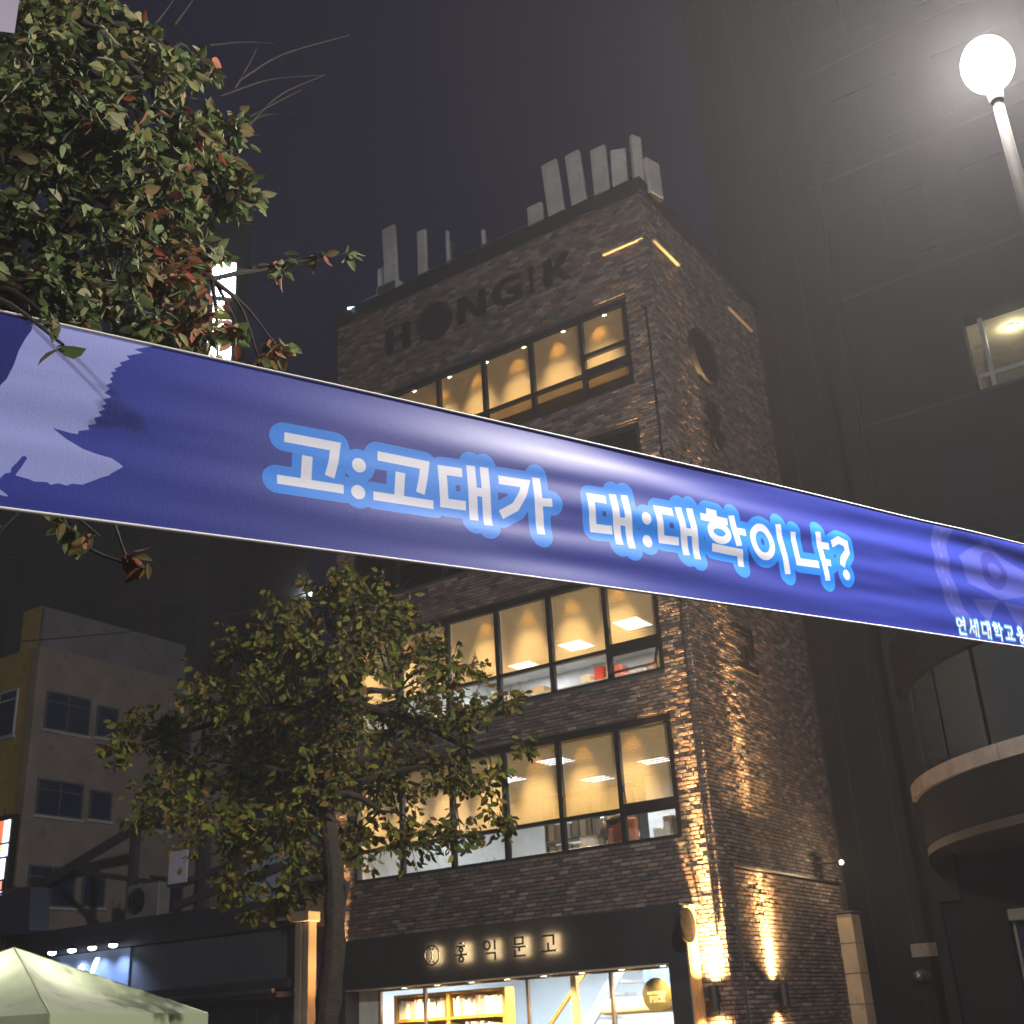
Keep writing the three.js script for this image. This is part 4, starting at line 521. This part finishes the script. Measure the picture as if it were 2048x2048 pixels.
    // maker's line
    ['yeon', 'se', 'dae', 'hak', 'gyo', 'eung'].forEach((q, i) => { const s0 = 6.69 + i * 0.172, sz = 0.135, P = ([x, y]) => [s0 + x * sz, 0.035 + (1 - y) * 0.145]; for (const [w, col] of [[0.042, '#3f9be0'], [0.017, '#f4f4fa']]) { c.strokeStyle = col; c.lineWidth = w * k; c.lineCap = 'round'; c.lineJoin = 'round'; for (const l of K[q].s) { line(l.map(P)); c.stroke(); } for (const [x, y, r] of K[q].c) { const [a, b] = P([x, y]); c.beginPath(); c.ellipse(X(a), Y(b), r * sz * k, r * sz * k, 0, 0, 7); c.stroke(); } } });
  }
  const t = thingAt('street_banner', 'long blue cloth banner with white Korean lettering strung across the street', 'banner', [0, 0, 0]);
  const seg = (S1 - S0) / NT, NS = 70, NV = 40;
  const geos = [], mats = [];
  for (let q = 0; q < NT; q++) {
    const W = 2048, H = 528, k = W / seg, s0 = S0 + q * seg, cv = document.createElement('canvas'); cv.width = W; cv.height = H; const c = cv.getContext('2d');
    draw(c, (s) => (s - s0) * k, (v) => (1 - v) * H, k * 1.0);
    const tx = new THREE.CanvasTexture(cv); tx.colorSpace = THREE.SRGBColorSpace; tx.wrapS = tx.wrapT = THREE.ClampToEdgeWrapping;
    mats.push(phy([0.95, 0.95, 0.95], 0.48, { map: tx, bumpMap: rep(bumpMap, 60, 10), bumpScale: 0.0006, specularIntensity: 0.5 }));
    const pos = [], uv = [], idx = []; for (let i = 0; i <= NS; i++) for (let j = 0; j <= NV; j++) { const s = s0 + i / NS * seg, v = j / NV, d = ridge(s, v); pos.push(A.x + D.x * s + N.x * d, bottom(s) + v * height(s), A.z + D.z * s + N.z * d); uv.push(i / NS, v); }
    for (let i = 0; i < NS; i++) for (let j = 0; j < NV; j++) { const a = i * (NV + 1) + j, b = a + NV + 1; idx.push(a, b, b + 1, a, b + 1, a + 1); }
    const g = new THREE.BufferGeometry(); g.setAttribute('position', new THREE.Float32BufferAttribute(pos, 3)); g.setAttribute('uv', new THREE.Float32BufferAttribute(uv, 2)); g.setIndex(idx); g.computeVertexNormals(); geos.push(g);
  }
  // even normals over the seams between the printed lengths
  for (let q = 0; q + 1 < NT; q++) { const a = geos[q].attributes.normal, b = geos[q + 1].attributes.normal, n = V(0, 0, 0), m = V(0, 0, 0); for (let j = 0; j <= NV; j++) { const i = NS * (NV + 1) + j; n.fromBufferAttribute(a, i).add(m.fromBufferAttribute(b, j)).normalize(); a.setXYZ(i, n.x, n.y, n.z); b.setXYZ(j, n.x, n.y, n.z); } }
  const g = mergeGeometries(geos, true), cloth = new THREE.Mesh(g, mats); cloth.name = 'cloth'; cloth.castShadow = cloth.receiveShadow = true; t.add(cloth);
  const edge = (v, w) => { const p = []; for (let i = 0; i <= 120; i++) { const s = S0 + i / 120 * (S1 - S0), d = ridge(s, v); p.push(V(A.x + D.x * s + N.x * d, bottom(s) + v * height(s), A.z + D.z * s + N.z * d)); } return tube(p, w, 6, 240); };
  part('hem', edge(1, 0.007), std([0.75, 0.74, 0.74], 0.7), t); part('hem', edge(0, 0.008), std([0.75, 0.74, 0.74], 0.7), t);
  const end = (s, v, far) => rod(V(A.x + D.x * s, bottom(s) + v * height(s), A.z + D.z * s), far, 0.008, 6);
  part('rope', [end(S1, 1, V(6.6, 5.4, -11.4)), end(S1, 0, V(6.6, 4.2, -11.4))], M.white, t); part('rope', [end(S0, 1, V(-3.9, 4.4, -2.7)), end(S0, 0, V(-3.9, 3.4, -2.7))], M.white, t);
  part('batten', bar(V(A.x + D.x * S1, bottom(S1), A.z + D.z * S1), V(A.x + D.x * S1, bottom(S1) + height(S1), A.z + D.z * S1), 0.03), M.oak, t); part('batten', bar(V(A.x + D.x * S0, bottom(S0), A.z + D.z * S0), V(A.x + D.x * S0, bottom(S0) + height(S0), A.z + D.z * S0), 0.03), M.oak, t);
}
{ // pale corner of another hanging cloth at the top left
  const t = thingAt('hanging_flag', 'pale lavender flag hanging beside the leafy tree crown', 'flag', [-2.53, 6.08, -4.35], 0.5); const g = new THREE.PlaneGeometry(0.5, 0.8, 8, 10); const p = g.attributes.position; for (let i = 0; i < p.count; i++) p.setZ(i, 0.03 * Math.sin(p.getX(i) * 9 + p.getY(i) * 4)); g.computeVertexNormals(); g.translate(0, 0.55, 0); part('cloth', g, std([0.6, 0.58, 0.75], 0.7, { side: THREE.DoubleSide }), t); part('pole', rod(V(-0.26, -0.2, 0), V(-0.26, 1.1, 0), 0.012), M.oak, t);
}
// ---------------------------------------------------------------- trees
const leafShape = (() => { // an oval leaf folded along its rib, about one unit long
  const pts = [[0, 0], [0.16, 0.2], [0.25, 0.45], [0.18, 0.75], [0, 1]], pos = [], idx = []; pts.forEach(([x, y]) => { const z = -0.12 * y * y; pos.push(-x, y, z + x * 0.35, 0, y, z, x, y, z + x * 0.35); });
  for (let i = 0; i < 4; i++) { const a = i * 3; idx.push(a, a + 1, a + 4, a, a + 4, a + 3, a + 1, a + 2, a + 5, a + 1, a + 5, a + 4); }
  const g = new THREE.BufferGeometry(); g.setAttribute('position', new THREE.Float32BufferAttribute(pos, 3)); g.setIndex(idx); g.computeVertexNormals(); return g;
})();
function tree({ name, label, base, trunk, forks, blobs, size, per, tones, hot, hotTones, bare = [] }) {
  const t = thingAt(name, label, 'tree', base), b0 = V(...base), rel = (p) => V(p[0], p[1], p[2]).sub(b0);
  part('trunk', taper([V(0, -0.1, 0), ...trunk.map(rel)], 0.17, 0.07, 12), M.bark, t);
  const nodes = [...trunk.slice(1).map(rel), ...forks.map(rel)]; forks.forEach((f, i) => { const q = rel(f), o = nodes.slice(0, trunk.length - 1).sort((a, b) => a.distanceTo(q) - b.distanceTo(q))[0]; part('branch', taper([o, o.clone().lerp(q, 0.5).add(V(rr(-0.1, 0.1), rr(0, 0.15), rr(-0.1, 0.1))), q], 0.06, 0.025, 7), M.bark, t); });
  const leaves = [], twigs = [];
  for (const [x, y, z, r] of blobs) {
    const c = rel([x, y, z]), o = nodes.slice().sort((a, b) => a.distanceTo(c) - b.distanceTo(c))[0];
    if (o.distanceTo(c) > 0.12) twigs.push(taper([o, o.clone().lerp(c, 0.55).add(V(rr(-0.12, 0.12), rr(-0.02, 0.14), rr(-0.12, 0.12))), c], 0.016, 0.006, 5));
    const n = Math.max(4, Math.round(per * r * r));
    for (let k = 0; k < n;) {
      const dir = V(rr(-1, 1), rr(-0.85, 0.75), rr(-1, 1)).normalize(), far = r * Math.cbrt(rr(0.15, 1.15)), tip = c.clone().addScaledVector(dir, far), from = c.clone().addScaledVector(dir, far * 0.25);
      twigs.push(rod(from, tip, size * 0.03, 4));
      const m = 7; for (let i = 0; i < m && k < n; i++, k++) {
        const p = from.clone().lerp(tip, 0.2 + 0.8 * i / (m - 1)).add(V(rr(-1, 1), rr(-1, 1), rr(-1, 1)).multiplyScalar(size * 0.25)), q = new THREE.Quaternion().setFromUnitVectors(V(0, 1, 0), V(dir.x * 0.5 + rr(-0.9, 0.9), rr(-1.3, 0.2), dir.z * 0.5 + rr(-0.9, 0.9)).normalize()).multiply(new THREE.Quaternion().setFromAxisAngle(V(0, 1, 0), rr(0, 6.3)));
        const s = size * rr(0.7, 1.25), w = p.clone().add(b0), isHot = rnd() < hot(w); leaves.push({ p, w, m: new THREE.Matrix4().compose(p, q, V(s * rr(0.85, 1.15), s, s)), c: isHot ? pick(hotTones) : pick(tones), k: rr(0.7, 1.25) });
      }
    }
  }
  bare.forEach((l) => twigs.push(taper(l.map(rel), 0.009, 0.003, 5)));
  part('twigs', twigs, M.bark, t);
  const mats = new Map(), mat = (c) => { if (!mats.has(c)) mats.set(c, phy(c, 0.8, { transmission: 0.48, specularIntensity: 0.25 })); return mats.get(c); };
  leaves.sort((a, b) => a.w.distanceTo(camera.position) - b.w.distanceTo(camera.position));
  const front = leaves.filter((l, i) => i % 2 === 0).slice(0, 300), chosen = new Set(front);
  for (const l of front) { const m = new THREE.Mesh(leafShape, mat(l.c)); m.name = 'leaf'; m.castShadow = m.receiveShadow = true; l.m.decompose(m.position, m.quaternion, m.scale); t.add(m); }
  const rest = leaves.filter((l) => !chosen.has(l)), im = new THREE.InstancedMesh(leafShape, phy([1, 1, 1], 0.8, { transmission: 0.48, specularIntensity: 0.25 }), rest.length), c = new THREE.Color();
  rest.forEach((l, i) => { im.setMatrixAt(i, l.m); im.setColorAt(i, c.setRGB(...l.c.map((v) => v * l.k))); });
  im.name = 'crown'; im.userData.kind = 'stuff'; im.castShadow = im.receiveShadow = true; t.add(im); console.log(name, leaves.length); return t;
}
const near = [[-2.91,7.55,-5.70,0.35],[-2.69,7.95,-6.03,0.37],[-2.40,8.17,-6.36,0.21],[-2.73,6.89,-5.57,0.33],[-2.52,7.34,-5.99,0.35],[-2.29,7.80,-6.40,0.28],[-2.07,8.14,-6.69,0.16],[-2.66,6.52,-5.71,0.36],[-2.28,6.74,-5.87,0.34],[-2.01,7.15,-6.29,0.30],[-1.82,7.46,-6.55,0.21],[-2.74,6.14,-5.79,0.32],[-2.39,6.31,-5.94,0.33],[-2.10,6.61,-6.26,0.32],[-1.86,7.02,-6.64,0.24],[-1.72,6.99,-6.79,0.16],[-2.69,5.81,-5.92,0.32],[-2.37,5.99,-6.16,0.34],[-2.08,6.26,-6.47,0.29],[-1.83,6.52,-6.75,0.17],[-2.53,5.64,-6.09,0.24],[-2.28,5.78,-6.41,0.25],[-2.03,5.99,-6.70,0.26],[-1.77,6.07,-6.98,0.19],[-1.55,6.05,-7.24,0.12],[-1.66,5.90,-7.11,0.10],[-1.98,5.81,-6.92,0.17],[-1.52,6.62,-7.04,0.10],[-1.27,6.79,-7.19,0.08],[-1.09,6.82,-7.22,0.05],[-1.76,4.26,-3.98,0.06],[-1.72,4.17,-4.05,0.03],[-2.23,4.07,-5.57,0.07],[-2.09,4.02,-5.62,0.05],[-1.97,3.93,-5.67,0.05],[-1.88,3.86,-5.70,0.03],[-2.65,4.12,-5.71,0.04],[-3.19,6.76,-5.43,0.44],[-3.10,5.91,-5.49,0.42]].map(([x, y, z, r]) => [x, y, z, x > -2.02 && x < -1.7 && y > 5.7 && y < 6.6 ? r * 0.62 : r]), mid = [[-2.71,6.12,-13.04,0.34],[-2.32,6.54,-13.80,0.48],[-1.62,6.27,-13.52,0.53],[-2.05,6.84,-13.98,0.31],[-3.33,6.02,-13.78,0.42],[-2.52,5.53,-12.70,0.55],[-1.86,5.43,-12.69,0.60],[-1.32,6.02,-14.58,0.50],[-0.81,5.44,-13.35,0.34],[-3.42,5.18,-12.87,0.49],[-3.14,5.44,-14.66,0.68],[-2.12,5.02,-13.67,0.63],[-1.39,5.32,-14.57,0.62],[-0.68,5.09,-13.83,0.41],[-4.33,5.05,-13.53,0.40],[-4.22,4.53,-12.44,0.26],[-3.83,4.71,-13.67,0.57],[-3.29,4.64,-14.34,0.65],[-2.35,4.36,-13.75,0.63],[-1.62,4.43,-14.34,0.59],[-0.91,4.49,-14.25,0.47],[-0.40,4.09,-12.94,0.27],[-0.35,3.91,-14.46,0.29],[-4.09,4.19,-13.49,0.44],[-3.35,3.80,-13.04,0.48],[-2.56,3.59,-12.61,0.51],[-2.13,3.79,-14.55,0.53],[-1.35,3.64,-13.77,0.39],[-0.82,3.81,-14.36,0.35],[-3.37,3.38,-14.34,0.34],[-2.85,3.17,-14.09,0.34],[-2.60,3.43,-14.60,0.29],[-3.06,2.85,-13.32,0.16],[-0.01,4.80,-14.56,0.21],[-0.15,5.16,-13.78,0.23],[-0.52,5.92,-14.85,0.19]];
tree({
  name: 'roadside_tree', label: 'leafy tree with green and reddening oval leaves over the banner', base: [-3.95, 0, -5.95], trunk: [[-3.85, 2.2, -5.9], [-3.8, 4.45, -5.9], [-3.6, 5.7, -5.75], [-3.35, 6.9, -5.7], [-3.1, 7.9, -5.8]],
  forks: [[-2.6, 5.6, -5.9], [-2.3, 6.2, -6.1], [-2.4, 6.9, -5.9], [-2.3, 7.6, -6.2], [-1.9, 6.3, -6.7], [-1.95, 7.2, -6.4], [-2.2, 8.0, -6.4], [-2.4, 4.3, -5.6], [-2.2, 4.6, -4.3]], blobs: near, size: 0.11, per: 2600,
  tones: [[0.081, 0.124, 0.038], [0.101, 0.142, 0.049], [0.135, 0.173, 0.068], [0.162, 0.169, 0.057], [0.074, 0.111, 0.041], [0.209, 0.209, 0.108], [0.176, 0.149, 0.061]], hot: (w) => (w.x > -2.15 && w.y < 6.4 ? 0.5 : w.x > -2.1 ? 0.1 : 0.03), hotTones: [[0.24, 0.085, 0.04], [0.3, 0.10, 0.055], [0.22, 0.15, 0.07], [0.2, 0.06, 0.035], [0.26, 0.2, 0.08]],
  bare: [[[-1.77, 7.96, -6.67], [-1.5, 8.24, -6.74], [-1.0, 8.49, -6.83]], [[-1.98, 8.25, -6.61], [-1.75, 8.33, -6.68], [-1.54, 8.35, -6.73]], [[-1.89, 7.8, -6.64], [-1.56, 8.0, -6.72], [-1.21, 8.08, -6.79]], [[-1.78, 7.55, -6.66], [-1.49, 7.82, -6.74], [-1.35, 7.93, -6.77]], [[-1.72, 7.52, -6.68], [-1.49, 7.87, -6.74], [-1.18, 8.09, -6.8]], [[-2.22, 8.38, -6.53], [-2.13, 8.6, -6.56], [-2.07, 8.76, -6.58]], [[-2.35, 8.35, -6.49], [-2.25, 8.59, -6.52], [-2.2, 8.7, -6.5]], [[-1.8, 7.87, -6.66], [-1.7, 8.16, -6.69], [-1.66, 8.29, -6.7]], [[-3.26, 8.06, -6.08], [-3.04, 8.14, -6.2], [-2.81, 8.26, -6.3]], [[-1.72, 7.6, -6.7], [-1.55, 7.68, -6.72], [-1.25, 7.64, -6.79]]],
});
tree({
  name: 'street_tree', label: 'bushy street tree with olive and amber leaves before the bookshop', base: [-2.3, 0.0, -13.82], trunk: [[-2.29, 1.0, -13.82], [-2.27, 1.8, -13.82], [-2.2, 2.53, -13.83], [-2.2, 3.3, -13.83], [-2.3, 4.2, -13.8], [-2.2, 5.3, -13.7]],
  forks: [[-2.08, 3.05, -13.84], [-1.69, 4.0, -13.9], [-1.17, 4.5, -13.95], [-3.0, 3.9, -13.7], [-3.5, 4.6, -13.5], [-2.9, 5.2, -13.6], [-1.5, 5.4, -14.0], [-0.7, 4.7, -14.0], [-2.9, 3.2, -14.0], [-3.9, 4.9, -13.4]], blobs: mid, size: 0.112, per: 1350,
  tones: [[0.105, 0.123, 0.014], [0.14, 0.157, 0.017], [0.077, 0.101, 0.017], [0.182, 0.171, 0.02], [0.119, 0.101, 0.017]], hot: () => 0.16, hotTones: [[0.15, 0.08, 0.018], [0.12, 0.065, 0.016], [0.18, 0.11, 0.022]],
});
// ---------------------------------------------------------------- market tent
{
  const t = thingAt('market_tent', 'pale green pyramid canopy of a street stall tent', 'tent', [-5.708, 0, -13.872], TURN + 0.35);
  const top = 2.746, ev = 2.0, r = 1.55, pos = [], idx = [], n = 14; const cor = [[-r, r], [r, r], [r, -r], [-r, -r]];
  for (let s = 0; s < 4; s++) { const [ax, az] = cor[s], [bx, bz] = cor[(s + 1) % 4], o = pos.length / 3; for (let i = 0; i <= n; i++) for (let j = 0; j <= n; j++) { const u = i / n, v = j / n, ex = ax + (bx - ax) * v, ez = az + (bz - az) * v, sag = 0.10 * Math.sin(Math.PI * u) * Math.sin(Math.PI * v); pos.push(ex * u, top - (top - ev) * u - sag + (0.012 * Math.sin(v * 34 + 3 * u) + 0.02 * vnoise(v * 9 + s * 5, u * 6, 997)) * u * (1 - u) * 2, ez * u); } for (let i = 0; i < n; i++) for (let j = 0; j < n; j++) { const a = o + i * (n + 1) + j, b = a + n + 1; idx.push(a, b, b + 1, a, b + 1, a + 1); } }
  const g = new THREE.BufferGeometry(); g.setAttribute('position', new THREE.Float32BufferAttribute(pos, 3)); g.setIndex(idx); g.computeVertexNormals(); g.setAttribute('uv', new THREE.Float32BufferAttribute(new Float32Array(pos.length / 3 * 2), 2));
  part('canopy', g, phy([0.54, 0.6, 0.42], 0.9, { transmission: 0.45, map: rep(plasterMap, 0.6) }), t);
  for (let s = 0; s < 4; s++) { const [ax, az] = cor[s]; part('seam', rod(V(0, top + 0.004, 0), V(ax, ev + 0.004, az), 0.007, 6), std([0.66, 0.74, 0.52], 0.9), t); part('leg', bar(V(ax * 0.98, 0, az * 0.98), V(ax * 0.98, ev, az * 0.98), 0.05), M.steel, t); }
  part('valance', bb(-r, r, ev - 0.25, ev, r + 0.002, r + 0.008), std([0.4, 0.48, 0.3], 0.9), t); part('valance', bb(r + 0.002, r + 0.008, ev - 0.25, ev, -r, r), std([0.4, 0.48, 0.3], 0.9), t);
  const l = thingAt('tent_bulb', 'bulb hanging under the pale green tent canopy', 'lamp', [-5.708, 1.95, -13.872]); part('bulb', new THREE.SphereGeometry(0.06, 14, 10), glow([1, 0.95, 0.85], 6), l); part('cord', rod(V(0, 0.05, 0), V(0, 0.7, 0), 0.006), M.darkMetal, l); const p = new THREE.PointLight(lin(1, 0.95, 0.88), 9); lightIn(p, l, [0, 0, 0], null, 'tent_light');
}
// overhead wire
{ const t = solo('overhead_wire', tube([V(-14, 9.6, -24), V(-6, 9.0, -21.5), V(-3.62, 9.3, -20.9)].map((v) => v.clone()), 0.012, 5, 40), M.darkMetal, 'thin dark cable running to the left edge of the brick building', 'cable'); }

renderer.render(scene, camera);
